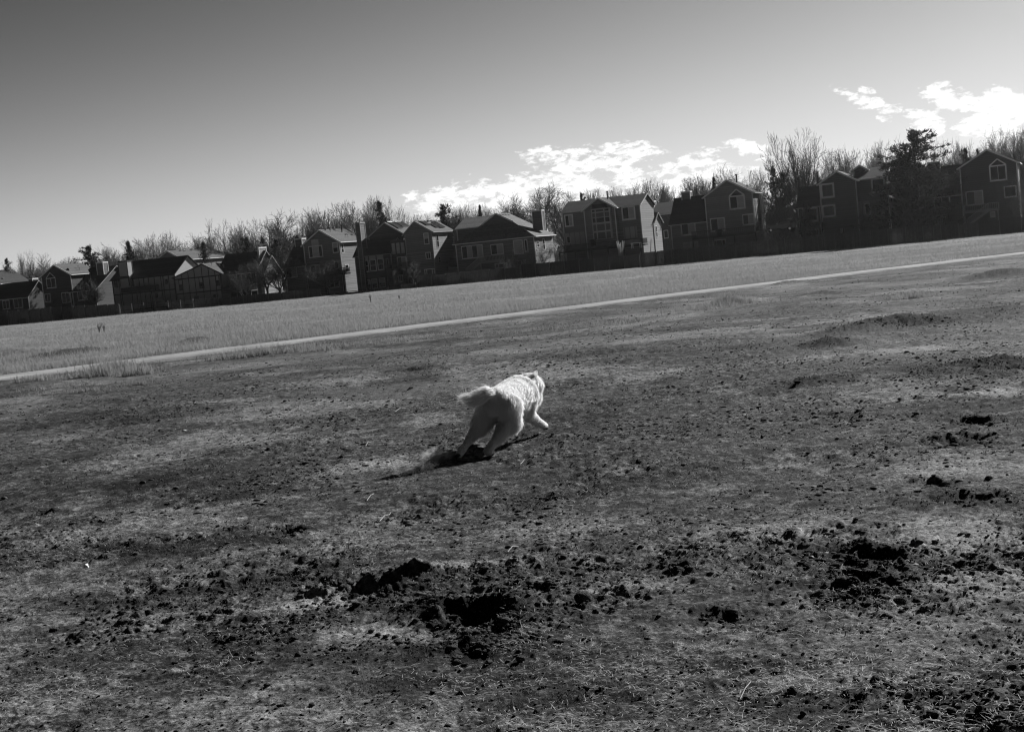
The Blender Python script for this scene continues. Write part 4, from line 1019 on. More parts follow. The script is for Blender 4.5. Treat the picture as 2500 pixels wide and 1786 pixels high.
# ---- house 8: two storeys with a glazed bay
h = House('bay_window_house', 'two storey house with a tall pale glazed bay under a central gable', 6, siding(.21), zg=-2.0, ref=(800, 900), v0=0)
w = h.lean((305, 700), (1398, 568), (1440, 437), v=0, depth=8.2)
g = h.gable((612, 662), (1045, 605), (815, 492), v=-1.3, depth=6, sym=True)
h.window((330, 722), (470, 882), half=(1,), tw=.22); h.window((1138, 608), (1350, 782), half=(1,), tw=.24)
h.rectpart((338, 985), (655, 1125), -.3, 'sunroom', mat('sunroom_pale', .34, .8, lap=.9, vert=True), t=.25, y_back=.0 - .002); h.window((368, 1030), (425, 1118), v=-.56, kind='one', sill=False, tw=.05)
h.rectpart((1168, 900), (1375, 1040), -.1, 'patio_glazing', mat('sunroom_pale', .34, .8, lap=.9, vert=True), t=.1)
bx0, bz1 = h.P((708, 650), -1.9); bx1, _ = h.P((975, 620), -1.9); bz0 = h.P((850, 1070), -1.9)[1]; bz1 = h.P((830, 632), -1.9)[1]
yb = -1.9
b = MB(); b.prism([(bx0, bz0), (bx1, bz0), (bx1, bz1), (bx0, bz1)], yb, -1.31); b.build('bay', mat('bay_trim', .45, .8), h.root)
def bayrow(za, zb, m, inner=.12):
    zc0, zc1 = h.P((850, zb), yb)[1], h.P((850, za), yb)[1]
    wd = bx1 - bx0
    for a, c in ((.06, .2), (.26, .66), (.72, .94)): MB().box((bx0 + wd * a, yb - .03, zc0), (bx0 + wd * c, yb - .003, zc1)).build('bay_pane', m, h.root)
bayrow(645, 672, GLASS); bayrow(690, 752, BLIND_D); bayrow(762, 825, GLASS); bayrow(852, 945, siding(.16)); bayrow(968, 1060, BLIND_D)
h.rectpart((735, 580), (925, 615), -1.6, 'bay_roof', ROOF, t=.35, y_back=-.0 - 1.303)
d, _ = h.deck((255, 1255), (1420, 1130), v=-.2, depth=4.0, pick=.2, mat_=mat('deck_black', .025, .9))
w = h.lean((1470, 850), (1592, 822), (1628, 700), v=7, depth=5, wall=siding(.24)); h.side_window(w['xr'], w['y'] + 1.0, w['y'] + 2.0, w['ze'] - 2.6, w['ze'] - .6)
h.vents(g, 1, [(.8, 3.5, 'stack')])
# ---- small house behind, stone faced
h = House('stone_house', 'small stone faced house set back between the bay house and the next', 6, mat('rough_stone', .09, .95, noise=.7, nscale=5, bump=.9, bscale=9), zg=-1.8, ref=(1750, 900), v0=16)
w = h.lean((1500, 740), (1900, 690), (1900, 545), v=16, depth=10); h.window((1738, 940), (1815, 1050), v=16, kind='one', pane=DARKM); h.chimney((1545, 530), (1610, 640), v=19, depth=1.4, wall=siding(.2))
g = h.gable((1600, 790), (1830, 850), (1660, 755), v=14, depth=2.0, sym=False) if False else None
# ---- house 9: big peaked gable with arched window
h = House('peaked_gable_house', 'grey house with a steep gable, pale peaked window and dark deck', 7, siding(.24), zg=-1.9, ref=(900, 900), v0=0)
g = h.gable((700, 592), (1368, 512), (1002, 356), v=0, depth=5.6)
h.vents(g, 1, [(.93, 1, 'box'), (.93, 1.8, 'box'), (.75, 2.6, 'stack'), (.4, 4, 'box')])
h.window((1037, 575), (1280, 745), peak=(1148, 476), half=(1,), tw=.22); h.window((1225, 832), (1412, 970), half=(1,), tw=.18); h.window((770, 890), (998, 1060), name='patio_door', half=(1,), tw=.2)
w = h.lean((218, 968), (728, 905), (700, 572), v=1.0, depth=9.0)
h.window((355, 955), (580, 1115), v=1.0, half=(1,), tw=.2); h.chimney((368, 515), (500, 680), v=5.0, depth=1.3, wall=siding(.2)); h.window((388, 1232), (612, 1312), v=1.0, kind='slider', half=(0, 1), tw=.08)
h.window((812, 1195), (1005, 1290), kind='triple', tw=.16)
d, (xa, xb, y0, y1, zf) = h.deck((520, 1170), (1425, 1075), v=0, depth=3.0, mat_=mat('deck_black', .025, .9), pick=.3)
# ---- house 10
h = House('two_gable_house', 'dark house with a square upper window in its gable, behind a slender pale trunk', 8, siding(.09), zg=-1.7, ref=(900, 1000), v0=0)
g = h.gable((672, 806), (1092, 766), (862, 670), v=-.8, depth=6); w = h.lean((1085, 768), (1445, 722), (1450, 612), v=0, depth=8.5)
h.window((680, 808), (852, 962), v=-.8, kind='one', pane=BLIND_D, tw=.26); h.window((697, 1058), (866, 1185), v=-.8, kind='one', tw=.26); h.window((1270, 745), (1445, 900), kind='one', tw=.24)
h.rectpart((1110, 1015), (1445, 1170), -.02, 'sunroom', mat('sunroom_dim', .24, .8, lap=1.1, vert=True), t=.1); h.window((1195, 1035), (1270, 1170), v=-.13, kind='one', sill=False)
w2 = h.lean((420, 1080), (672, 1048), (660, 835), v=.4, depth=7.5); h.window((465, 1092), (662, 1242), v=.4, kind='one', tw=.26, half=())
g2 = h.gable((1072, 655), (1212, 632), (1140, 600), v=3, depth=2.5, sym=True, zb=6.0)
h.window((485, 1345), (670, 1410), v=.4, kind='slider', tw=.12); h.window((915, 1310), (965, 1370), v=-.8, kind='slider', half=(0, 1), tw=.04)
d, _ = h.deck((700, 1330), (1445, 1250), v=-.8, depth=3, solid=False)
# ---- house 11: far right
h = House('white_stair_house', 'nearly black gabled house at the right edge with white deck stairs', 9, siding(.06), zg=-1.6, ref=(1200, 900), v0=0)
g = h.gable((918, 688), (1540, 602), (1212, 482), v=0, depth=9)
h.window((1236, 655), (1440, 808), peak=(1332, 578), tw=.2, half=()); h.window((1398, 880), (1548, 992), kind='one', tw=.16); h.window((978, 938), (1182, 1075), name='patio_door', half=(1,), tw=.16)
w = h.lean((600, 990), (950, 945), (920, 648), v=.8, depth=9); h.window((622, 985), (818, 1122), v=.8, tw=.2); h.window((575, 1220), (770, 1290), v=.8, half=(1,), tw=.1); h.chimney((562, 620), (705, 745), v=5, depth=1.2)
d, (xa, xb, y0, y1, zf) = h.deck((960, 1165), (1342, 1122), v=0, depth=2.6, mat_=mat('deck_pale', .34), railm=mat('deck_rail_pale', .42), pick=.26)
h.stairs((h.P((1230, 1030), -2.9)[0], zf), (h.P((1010, 1240), -2.9)[0], h.P((1010, 1300), -2.9)[1]), y0 - 1.25, m=mat('deck_pale', .34), railm=mat('deck_rail_pale', .42))
h.window((1248, 1160), (1310, 1215), kind='one', half=(0,), tw=.08)

# ================================================================ FENCES
FENCE_M = mat('fence_boards', .10, .95, noise=.35, nscale=2.5, lap=.14, vert=True)
FENCE_D = mat('fence_boards_dark', .05, .95, noise=.35, nscale=2.5, lap=.14, vert=True)
def fence(pts, label, m, hmin=1.7, rail_fence=False):
    """pts: photo points along the fence top"""
    P = []
    for px, py in pts:
        u, z = row_hit(px, py, V_FENCE); P.append((u, z))
    u0 = P[0][0]; zg = float(zbase(*[np.array([c]) for c in world(u0, V_FENCE)[:2]])[0])
    root = empty('garden_fence', world(u0, V_FENCE, zg), -TH); tag(root, label, 'fence', 'fences along the field edge')
    n = int((P[-1][0] - u0) / 2.4); r = random.Random(int(u0 * 10)); V = []; pb = MB(); rb = MB()
    us = [u0 + (P[-1][0] - u0) * i / n for i in range(n + 1)]
    zs = [float(np.interp(u, [p[0] for p in P], [p[1] for p in P])) for u in us]
    for i in range(n):
        a, b = us[i] - u0, us[i + 1] - u0; za = (zs[i] + zs[i + 1]) / 2 - zg + r.uniform(-.04, .04)
        if not rail_fence:
            k = 17; wd = (b - a) / k
            for j in range(k):
                x = a + wd * j; dz = r.uniform(-.03, .03) - (.12 if j == 0 else 0); pb.box((x + .006, -.012 + r.uniform(-.006, .006), -.4), (x + wd - .006, .012, za + dz))
            for zz in (.35, za - .35): rb.box((a, .02, zz), (b, .06, zz + .09))
        else:
            for j in range(14): x = a + (b - a) * j / 14; pb.box((x, -.01, -.3), (x + .05, .01, za - .05))
            for zz in (.3, za - .12): rb.box((a, .02, zz), (b, .06, zz + .07))
    pb.build('boards', m, root); rb.build('rails', m, root)
    for i in range(n + 1):
        x = us[i] - u0; MB().box((x - .06, -.09, -.5), (x + .06, -.02, zs[i] - zg + .06)).build('post', mat('fence_post', .13, .9, noise=.2), root)
    return root
fence([(-60, 765), (150, 748), (290, 742)], 'black fence at far left below the first two houses', FENCE_D)
fence([(292, 744), (400, 735), (470, 729)], 'low dark picket fence below the half timbered house', FENCE_D, rail_fence=True)
fence([(472, 730), (541, 727), (600, 721), (690, 713), (781, 704)], 'dark board fence between half timbered house and tall gabled house', FENCE_M)
fence([(784, 719), (850, 713), (915, 708), (1014, 690)], 'lower dark board fence below the chimney house', FENCE_D)
fence([(1017, 676), (1080, 668), (1170, 659), (1268, 652)], 'lighter board fence with clear posts below the broad hipped house', FENCE_M)
fence([(1271, 647), (1330, 640), (1440, 632), (1560, 622)], 'tall black fence below the bay window house', FENCE_D)
fence([(1563, 617), (1600, 613), (1700, 604), (1820, 592), (1960, 578), (2080, 568)], 'long grey board fence right of centre, below the peaked gable house', FENCE_M)
fence([(2083, 567), (2200, 555), (2300, 548), (2384, 545)], 'grey board fence below the large pine', FENCE_M)
fence([(2387, 544), (2440, 534), (2500, 527), (2600, 516)], 'dark board fence at the right edge', FENCE_D)

# ================================================================ TREES
BARK = mat('bark', .07, .95, noise=.4, nscale=6)
TWIG = mat('twigs', .085, .95, noise=.3, nscale=3)
PALEBARK = mat('pale_bark', .45, .8, noise=.4, nscale=5)
NEEDLE = mat('pine_needles', .05, .9, noise=.5, nscale=1.2, trans=.15)
def tubes(segs, name, m, k=3):
    """segs: list of (p0, p1, r0, r1)"""
    P0 = np.array([s[0] for s in segs]); P1 = np.array([s[1] for s in segs]); r0 = np.array([s[2] for s in segs])[:, None]; r1 = np.array([s[3] for s in segs])[:, None]
    ax = P1 - P0; ax /= np.linalg.norm(ax, axis=1, keepdims=True) + 1e-9
    ref = np.where(np.abs(ax[:, 2:3]) > .9, np.array([[1.0, 0, 0]]), np.array([[0, 0, 1.0]])); u = np.cross(ax, ref); u /= np.linalg.norm(u, axis=1, keepdims=True); v = np.cross(ax, u)
    rings = []
    for P, r in ((P0, r0), (P1, r1)):
        for j in range(k):
            a = 2 * math.pi * j / k; rings.append(P + (u * math.cos(a) + v * math.sin(a)) * r)
    V = np.stack(rings, 1).reshape(-1, 3); b = np.arange(len(segs))[:, None] * 2 * k
    F = np.concatenate([b + np.array([[j, (j + 1) % k, k + (j + 1) % k, k + j]]) for j in range(k)], 0)
    return fast_mesh(name, V, F, m, link=False)
def bare_tree_mesh(seed, style):
    """a leafless tree 10 m tall; returns (trunk mesh, crown mesh, width)"""
    r = random.Random(seed); big, fine = [], []
    fork, nlead, spread, up, curl = dict(vase=(.16, 9, .72, .30, .06), round=(.2, 7, 1.0, .16, .09), open=(.24, 5, .8, .14, .14), thin=(.12, 4, .35, .3, .06), fan=(.2, 19, .85, .24, .035), bushy=(.03, 9, .95, .16, .10))[style]
    def grow(p, d, L, rad, lev):
        n = max(2, int(L / (.45 if lev < 2 else .28))); n = min(n, 9); st_ = L / n
        for i in range(n):
            d = (d + Vector((r.gauss(0, curl), r.gauss(0, curl), r.gauss(0, curl) + up * .22))).normalized()
            q = p + d * st_; r0 = rad * (1 - .72 * i / n); r1 = rad * (1 - .72 * (i + 1) / n)
            (big if lev < 2 else fine).append((tuple(p), tuple(q), max(r0, .014), max(r1, .009))); p = q
            if lev < 4 and i >= (1 if lev else 2) and q.z < 9.9 and (style != 'fan' or r.random() < .7) and (style != 'bushy' or r.random() < .75):
                for _ in range(2 if r.random() < (.95 if lev < 3 else .75) else 1 if r.random() < .5 else 0):
                    a = r.uniform(0, 6.28); tilt = r.uniform(.4, .8)
                    o = d.orthogonal().normalized(); o.rotate(Matrix.Rotation(a, 3, d)); nd = (d * math.cos(tilt) + o * math.sin(tilt)).normalized()
                    grow(q.copy(), nd, L * r.uniform(.34, .58) * (1 - .35 * i / n), r1 * .6, lev + 1)
    z = 10 * fork; big.append(((0, 0, -.3), (0, 0, z * .5), .24, .2)); big.append(((0, 0, z * .5), (0.03, 0, z), .2, .18))
    for i in range(nlead):
        a = i * 6.283 / nlead + r.uniform(-.4, .4); t = spread * r.uniform(.35, 1.0) if i else .05
        d = Vector((math.cos(a) * math.sin(t), math.sin(a) * math.sin(t), math.cos(t)))
        grow(Vector((0, 0, z * r.uniform(.75, 1))), d, (10 - z) * r.uniform(.62, .82), .12 if nlead < 7 else .09, 1)
    Z = max(s[1][2] for s in fine); k = 10 / Z
    sc = lambda L: [(tuple(c * k for c in a), tuple(c * k for c in b), e, f) for a, b, e, f in L]
    big, fine = sc(big), sc(fine); xs = sorted(s[1][0] for s in fine); w = xs[int(len(xs) * .985)] - xs[int(len(xs) * .015)]
    return tubes(big, 'trunk', BARK, 5), tubes(fine, 'crown', TWIG, 3), w
TREES = {}
for sname, seeds in (('vase', (1, 2, 3)), ('round', (4, 5)), ('open', (6, 7)), ('thin', (8,)), ('bushy', (9, 10)), ('fan', (14, 15))):
    TREES[sname] = [bare_tree_mesh(s, sname) for s in seeds]
def pine_mesh(seed, taper=1.0, dens=1.0):
    r = random.Random(seed); segs = [((0, 0, -.3), (0, 0, 5), .22, .13), ((0, 0, 5), (0, 0, 9.6), .13, .03)]; tri = []
    rr = np.random.default_rng(seed); tips = []
    z = 1.2
    while z < 9.8:
        t = (z - 1.2) / 8.8; R = (2.5 * (1 - t) ** (.5 * taper) + .2) * r.uniform(.55, 1.2)
        for k in range(r.randint(2, 5)):
            a = r.uniform(0, 6.28); L = R * r.uniform(.55, 1.15); p = Vector((0, 0, z)); q = Vector((math.cos(a) * L, math.sin(a) * L, z + L * r.uniform(.05, .5)))
            segs.append((tuple(p), tuple(q), .04, .015)); n = max(2, int(L * 3.6 * dens))
            for i in range(n):
                f = .3 + .75 * i / n; c = p.lerp(q, f); tips.append((c.x + r.gauss(0, .17 * L), c.y + r.gauss(0, .17 * L), c.z + r.gauss(0, .1), q.x - p.x, q.y - p.y))
        z += r.uniform(.10, .26)
    for i in range(10): tips.append((r.gauss(0, .12), r.gauss(0, .12), 9.5 + i * .05, 0, 0))
    T = np.array(tips); n = len(T); m = 16
    c = np.repeat(T[:, :3], m, 0); d = rr.normal(0, 1, (n * m, 3)); d[:, 2] = np.abs(d[:, 2]) + .5; d[:, :2] += np.repeat(T[:, 3:5], m, 0) * .5; d /= np.linalg.norm(d, axis=1, keepdims=True)
    sd = np.cross(d, rr.normal(0, 1, d.shape)); sd /= np.linalg.norm(sd, axis=1, keepdims=True); L = rr.uniform(.15, .34, (n * m, 1))
    c = c + rr.normal(0, .07, c.shape)
    V = np.stack([c - sd * .035, c + sd * .035, c + d * L], 1).reshape(-1, 3); F = np.arange(len(V)).reshape(-1, 3)
    return tubes(segs, 'trunk', BARK, 5), fast_mesh('crown', V, F, NEEDLE, link=False), 5.0
TREES['pine'] = [pine_mesh(21), pine_mesh(22, 1.3), pine_mesh(23, 1.0, 1.4)]
HN = [(0, 'the house cut by the left edge'), (95, 'the second house from the left'), (250, 'the half timbered house'), (520, 'the very dark low house'), (655, 'the tall gabled house with sunlit siding'), (865, 'the solar panel house'), (1115, 'the broad hipped house'),
      (1365, 'the bay window house'), (1590, 'the set back stone house'), (1640, 'the peaked gable house'), (1880, 'the gap right of the peaked gable house'), (1965, 'the two gable house'), (2180, 'the gap left of the white stair house'), (2270, 'the white stair house'), (2600, '')]
ORD = ['first', 'second', 'third', 'fourth', 'fifth', 'sixth', 'seventh', 'eighth', 'ninth', 'tenth', 'eleventh', 'twelfth', 'thirteenth', 'fourteenth']
def plant(px, py, wpx, v, kind, label=None, name=None, zb=None, idx=None, group=None, bark=None):
    u, zt = row_hit(px, py, v); x, y, _ = world(u, v); D = x * 0 + y
    if zb is None: zb = float(zbase(np.array([x]), np.array([y]))[0])
    lst = TREES[kind]; tr, cr, w0 = lst[(idx if idx is not None else int(px * 7 + py)) % len(lst)]
    H = zt - zb; wm = wpx * (1.5 if kind != 'pine' else 1.15) * D / FPX; sz = H / 10.0; sxy = wm / w0
    sxy = max(sz * .35, min(sz * 1.7, sxy))
    o = empty(name or ('pine_tree' if kind == 'pine' else 'bare_tree'), (x, y, zb), (px * 1.7) % 6.28 if kind != 'pine' else px % 6.28)
    o.scale = (sxy, sxy, sz)
    for me in (tr, cr):
        c = bpy.data.objects.new(me.name.split('.')[0], me); C.objects.link(c); c.parent = o
        if bark and me is tr: pass
    tag(o, label, 'tree' if not name or 'tree' in name else 'shrub', group); return o
bare = [(51, 610, 22, 'thin'), (70, 606, 26, 'open'), (114, 614, 60, 'round'), (153, 632, 40, 'round'), (176, 640, 40, 'bushy'),
        (262, 601, 45, 'vase'), (286, 603, 40, 'vase'), (328, 575, 75, 'vase'), (360, 590, 40, 'vase'), (387, 562, 60, 'round'), (418, 560, 55, 'open'), (457, 564, 62, 'open'), (478, 575, 50, 'vase'), (499, 570, 40, 'round'),
        (543, 529, 62, 'vase'), (575, 545, 40, 'thin'), (603, 526, 62, 'vase'), (630, 560, 50, 'round'), (657, 524, 78, 'open'), (702, 503, 80, 'open'), (741, 498, 52, 'thin'), (776, 505, 52, 'vase'), (815, 488, 84, 'vase'), (843, 497, 62, 'vase'), (881, 510, 40, 'open'),
        (908, 474, 52, 'vase'), (954, 476, 42, 'open'), (982, 500, 40, 'round'), (1009, 515, 40, 'round'), (1026, 513, 36, 'vase'), (1056, 520, 40, 'vase'), (1095, 484, 48, 'vase'), (1112, 494, 44, 'vase'), (1137, 491, 42, 'vase'), (1160, 488, 34, 'thin'), (1189, 488, 42, 'vase'), (1220, 482, 62, 'round'),
        (1245, 490, 40, 'vase'), (1267, 460, 56, 'open'), (1300, 449, 76, 'round'), (1363, 436, 86, 'open'), (1398, 455, 50, 'vase'), (1444, 463, 42, 'vase'), (1475, 449, 52, 'vase'), (1503, 451, 46, 'vase'), (1532, 440, 54, 'vase'), (1553, 449, 42, 'vase'), (1589, 432, 50, 'vase'), (1615, 433, 28, 'thin'), (1630, 446, 36, 'vase'),
        (1650, 455, 36, 'vase'), (1672, 425, 54, 'vase'), (1698, 421, 56, 'round'), (1716, 412, 50, 'round'), (1752, 400, 62, 'round'), (1774, 405, 50, 'round'), (1807, 408, 54, 'open'), (1828, 405, 46, 'round'), (1854, 408, 46, 'open'),
        (2005, 398, 34, 'vase'), (2032, 361, 56, 'vase'), (2050, 372, 40, 'vase'), (2067, 350, 52, 'vase'), (2097, 354, 52, 'vase'), (2118, 362, 44, 'vase'), (2140, 352, 40, 'vase'), (2160, 331, 66, 'round'), (2190, 350, 40, 'round'), (2262, 345, 44, 'vase'), (2288, 334, 54, 'open'), (2322, 334, 46, 'open'), (2342, 348, 44, 'vase'), (2379, 334, 40, 'open'),
        (2417, 304, 56, 'open'), (2437, 301, 54, 'vase'), (2455, 318, 48, 'vase'), (2470, 312, 54, 'open'), (2488, 308, 54, 'vase'), (2515, 300, 60, 'vase'), (2540, 296, 60, 'round'), (-20, 640, 50, 'round')]
cnt = {}
r_ = random.Random(5)
for px, py, w_, kind in bare:
    if kind == 'vase' and px % 3 == 0: kind = 'round'
    elif kind == 'vase' and px % 3 == 1 and px % 2: kind = 'open'
    k = max(i for i, h_ in enumerate(HN) if px >= h_[0] or i == 0); i = cnt.get(k, 0); cnt[k] = i + 1
    plant(px, py, w_, 34 + r_.uniform(0, 22), kind, f'{ORD[i]} leafless tree from the left rising behind {HN[k][1]}', group='leafless trees behind the houses')
plant(1938, 306, 84, 7, 'fan', 'tallest leafless tree, broad fan shaped crown, right of the peaked gable house', idx=0, group='leafless trees behind the houses')
# a second, more distant rank, lower and greyer
cn2_ = {}
for i in range(52):
    px = 20 + i * 48.5 + r_.uniform(-14, 14); py = np.interp(px, [0, 500, 900, 1250, 1600, 1900, 2200, 2500], [645, 588, 535, 510, 470, 450, 400, 350]) + r_.uniform(-8, 16)
    plant(px, py, r_.uniform(38, 70), 66 + r_.uniform(0, 25), r_.choice(['vase', 'round', 'bushy', 'bushy']), f'{ORD[cn2_.setdefault(max(k for k, h_ in enumerate(HN) if px >= h_[0]), 0)]} far low tree from left, beyond {HN[max(k for k, h_ in enumerate(HN) if px >= h_[0])][1]}', group='distant rank of leafless trees'); cn2_[max(k for k, h_ in enumerate(HN) if px >= h_[0])] += 1
for px, py, w_, v, kind, lb in [(795, 632, 62, -5, 'round', 'small leafless tree in front of the tall gabled house'), (225, 672, 34, -6, 'open', 'small leafless tree in front of the second house from the left'), (1298, 592, 52, -8.5, 'bushy', 'leafless bush before the right end of the broad hipped house'),
                                (643, 620, 56, -5, 'open', 'leafless tree before the right end of the very dark low house'), (672, 612, 66, -4, 'round', 'leafless tree between the very dark and the tall gabled house'), (1003, 632, 26, -9, 'open', 'pale stemmed little tree on the slope before the solar panel house'),
                                (893, 492, 44, 13, 'open', 'leafless tree rising between the tall gabled and the solar panel house'), (590, 640, 40, -6, 'bushy', 'leafless bush before the dark low house'), (1260, 618, 40, -9, 'bushy', 'leafless bush below the glazed corner of the broad hipped house'), (1330, 560, 40, 10, 'bushy', 'leafless bush between broad hipped and bay window houses'),
                                (1895, 462, 56, 5, 'bushy', 'dense leafless bush right of the peaked gable house, left one'), (1948, 480, 56, 3, 'bushy', 'dense leafless bush right of the peaked gable house, middle one'), (1985, 488, 50, 6, 'bushy', 'dense leafless bush touching the two gable house'),
                                (1872, 470, 50, 9, 'bushy', 'leafless bush beside the sunlit wall of the peaked gable house'), (2215, 440, 80, 2, 'bushy', 'leafless bush behind the large pine'), (2490, 420, 60, -4, 'bushy', 'dark bush at the right edge beside the white stair house'), (2240, 500, 50, -7, 'bushy', 'leafless bush below the large pine'),
                                (1860, 560, 26, -9, 'bushy', 'small leafless bush behind the fence at the foot of the sunlit wall'), (700, 690, 30, -9, 'bushy', 'small leafless bush behind the fence left of the tall gabled house'), (1390, 560, 60, 22, 'bushy', 'leafless bush at the left corner of the bay window house')]:
    plant(px, py, w_, v, kind, lb, group='leafless trees and bushes in the gardens')
# slender pale trunk in front of house 10
x, y, _ = world(row_hit(2166, 430, -8)[0], -8); zt = row_hit(2163, 430, -8)[1]
rt = empty('birch_tree', (x, y, -1.6)); tag(rt, 'slender pale trunked tree catching the sun left of the large pine', 'tree')
MB().tube([(0, 0, -.3), (.05, 0, 2.5), (-.05, 0, 5), (.02, 0, zt + 1.6)], [.09, .08, .06, .03], 7).build('trunk', PALEBARK, rt)
rb = random.Random(3); mbt = MB()
for i in range(60):
    z0 = rb.uniform(3.0, zt + 1.5); a = rb.uniform(0, 6.28); L = rb.uniform(.3, 1.2); mbt.tube([(0, 0, z0), (math.cos(a) * L * .6, math.sin(a) * L * .6, z0 + L * .5), (math.cos(a) * L, math.sin(a) * L, z0 + L)], [.02, .015, .008], 3)
mbt.build('crown', TWIG, rt)
pines = [(16, 632, 38, 10, 0, 'behind the house cut by the left edge'), (216, 601, 82, 12, 2, 'rising behind the second house from the left'), (313, 590, 52, 20, 1, 'behind the chimney of the half timbered house'), (495, 592, 36, 30, 0, 'behind the roof of the half timbered house, left one'),
         (600, 580, 52, 26, 2, 'behind the very dark low house, left one'), (640, 581, 44, 26, 0, 'behind the very dark low house, middle one'), (672, 584, 48, 24, 2, 'behind the very dark low house, right one'), (725, 575, 50, 22, 2, 'behind the small chimney of the tall gabled house'),
         (924, 493, 62, 18, 0, 'tall, just behind the chimney of the solar panel house'), (1080, 500, 72, 13, 2, 'broad, behind the right roof of the solar panel house'), (1170, 502, 32, 20, 1, 'narrow, above the broad hipped house'), (1418, 472, 42, 22, 2, 'behind the left end of the bay window house'),
         (1741, 434, 38, 14, 1, 'behind the left slope of the peaked gable house'), (1886, 408, 60, 10, 0, 'left of the tallest leafless tree'), (1910, 421, 70, 12, 2, 'just left of the tallest tree, the lower one'), (1994, 420, 38, 14, 2, 'right of the tallest leafless tree'),
         (2228, 320, 190, -4, 2, 'largest of all, between the two gable and white stair houses'), (2196, 395, 130, -1, 2, 'second tallest at the left flank of the largest pine'), (2357, 363, 52, 20, 2, 'rounded, behind the low roof of the white stair house'), (2386, 365, 18, 22, 1, 'very narrow, left of the peak of the white stair house'), (1965, 500, 50, -4, 2, 'low, before the gap left of the two gable house')]
for px, py, w_, v, ix, lb in pines: plant(px, py, w_, v, 'pine', 'dark pine ' + lb, idx=ix, group='pines among the houses')
# the unbroken brushwood far beyond, too dense to count
rg = np.random.default_rng(77); n = 90000
uu = rg.uniform(-330, 160, n); vv = rg.uniform(85, 130, n)
hh = 3.0 + 1.6 * gnoise(uu, vv, 11, 5) + .8 * gnoise(uu, vv, 3, 6); f = rg.random(n) ** .8
X_, Y_, _ = world(uu, vv); zg_ = zbase(X_, Y_) + f * hh
Pn = np.stack([X_, Y_, zg_], -1); dn = rg.normal(0, .5, (n, 3)); dn[:, 2] = 1; L_ = rg.uniform(.5, 1.5, (n, 1)); sd_ = np.stack([np.cos(uu), np.sin(uu), uu * 0], -1) * .09
o = fast_mesh('distant_brush', np.stack([Pn - sd_, Pn + sd_, Pn + dn * L_], 1).reshape(-1, 3), np.arange(3 * n).reshape(-1, 3), TWIG); tag(o, 'brushwood and hedges far beyond the houses', 'woods', kind='stuff')

# ================================================================ YARD THINGS
def at_row(px, py, v): u, z = row_hit(px, py, v); x, y, _ = world(u, v); return x, y, z
# dark car parked between the houses, sun glinting on hood and mirrors
x, y, z = at_row(1905, 553, -3); car = empty('parked_car', (x, y, z - .75), -TH + math.radians(8)); tag(car, 'dark car parked right of the peaked gable house, sun glinting on its bonnet', 'car')
CARP = mat('black_car_paint', .03, .16, spec=.9, metal=.35)
prof = [(-2.3, .45), (-2.32, .8), (-2.2, .98), (-1.2, 1.1), (-.55, 1.12), (.1, 1.62), (.5, 1.7), (1.6, 1.68), (2.2, 1.15), (2.3, .9), (2.28, .42), (1.9, .35), (-1.9, .35)]
b = MB().prism(prof, -.88, .88).build('body', CARP, car); m_ = b.modifiers.new('bevel', 'BEVEL'); m_.width = .12; m_.segments = 3
for i, (xa, za, xb, zb) in enumerate(((-.5, 1.17, .1, 1.56), (.15, 1.17, .95, 1.58), (1.05, 1.17, 1.75, 1.55))): MB().prism([(xa, za), (xb, za), (xb, zb), (xa + .45 if i == 0 else xa, zb)], -.9, -.884).build('side_window', GLASS, car)
MB().poly([(-.62, -.7, 1.15), (-.62, .7, 1.15), (.02, .62, 1.6), (.02, -.62, 1.6)]).build('windscreen', GLASS, car)
for wx in (-1.45, 1.45):
    for wy in (-.82, .82):
        wl = MB().tube([(wx, wy - .11, .34), (wx, wy + .11, .34)], .34, 18).build('wheel', DARKM, car); MB().tube([(wx, wy - .12, .34), (wx, wy + .12, .34)], .2, 12).build('rim', SHINY, wl)
for yy in (-.6, .6): MB().box((-2.36, yy - .2, .72), (-2.28, yy + .2, .88)).build('headlight', SHINY, car)
for yy in (-.98, .98): MB().tube([(-.42, yy - .1, 1.2), (-.42, yy + .1, 1.2)], .09, 8).build('mirror', SHINY, car)
MB().tube([(-2.34, -.85, .6), (-2.4, 0, .58), (-2.34, .85, .6)], .05, 6).build('bumper', SHINY, car)
# lamp post
x, y, z = at_row(1873, 498, 12); lp = empty('street_lamp', (x, y, -1.7)); tag(lp, 'thin lamp post with a small bright head beside the sunlit wall', 'lamp post')
MB().tube([(0, 0, 0), (0, 0, z + 1.6)], [.07, .05], 8).build('pole', TWIG, lp); MB().tube([(0, 0, z + 1.6), (0, 0, z + 1.75)], [.2, .12], 10).build('lamp_head', SHINY, lp)
# pampas grass
def pampas(px, py, hpx, v, label):
    x, y, zt = at_row(px, py, v); r = random.Random(4); zb = -1.5; H = zt - zb; o = empty('pampas_grass', (x, y, zb)); tag(o, label, 'plant')
    st_, pl = MB(), MB()
    for i in range(13):
        a = r.uniform(0, 6.28); l = r.uniform(.1, .9); h_ = H * r.uniform(.7, 1.0); top = Vector((math.cos(a) * l, math.sin(a) * l, h_)); st_.tube([(0, 0, 0), top * .5 + Vector((0, 0, .2)), top], [.03, .02, .01], 4)
        pl.tube([top * .62 + Vector((0, 0, .05)), top * .8, top, top + Vector((math.cos(a) * .08, math.sin(a) * .08, .2))], [.02, .09, .07, .01], 6)
    st_.build('stems', mat('weed_pale', .2, .9), o); pl.build('plumes', mat('plume', .7, .9, trans=.4), o)
pampas(1512, 588, 40, -9, 'ornamental grass with bright feathery plumes below the bay window house')
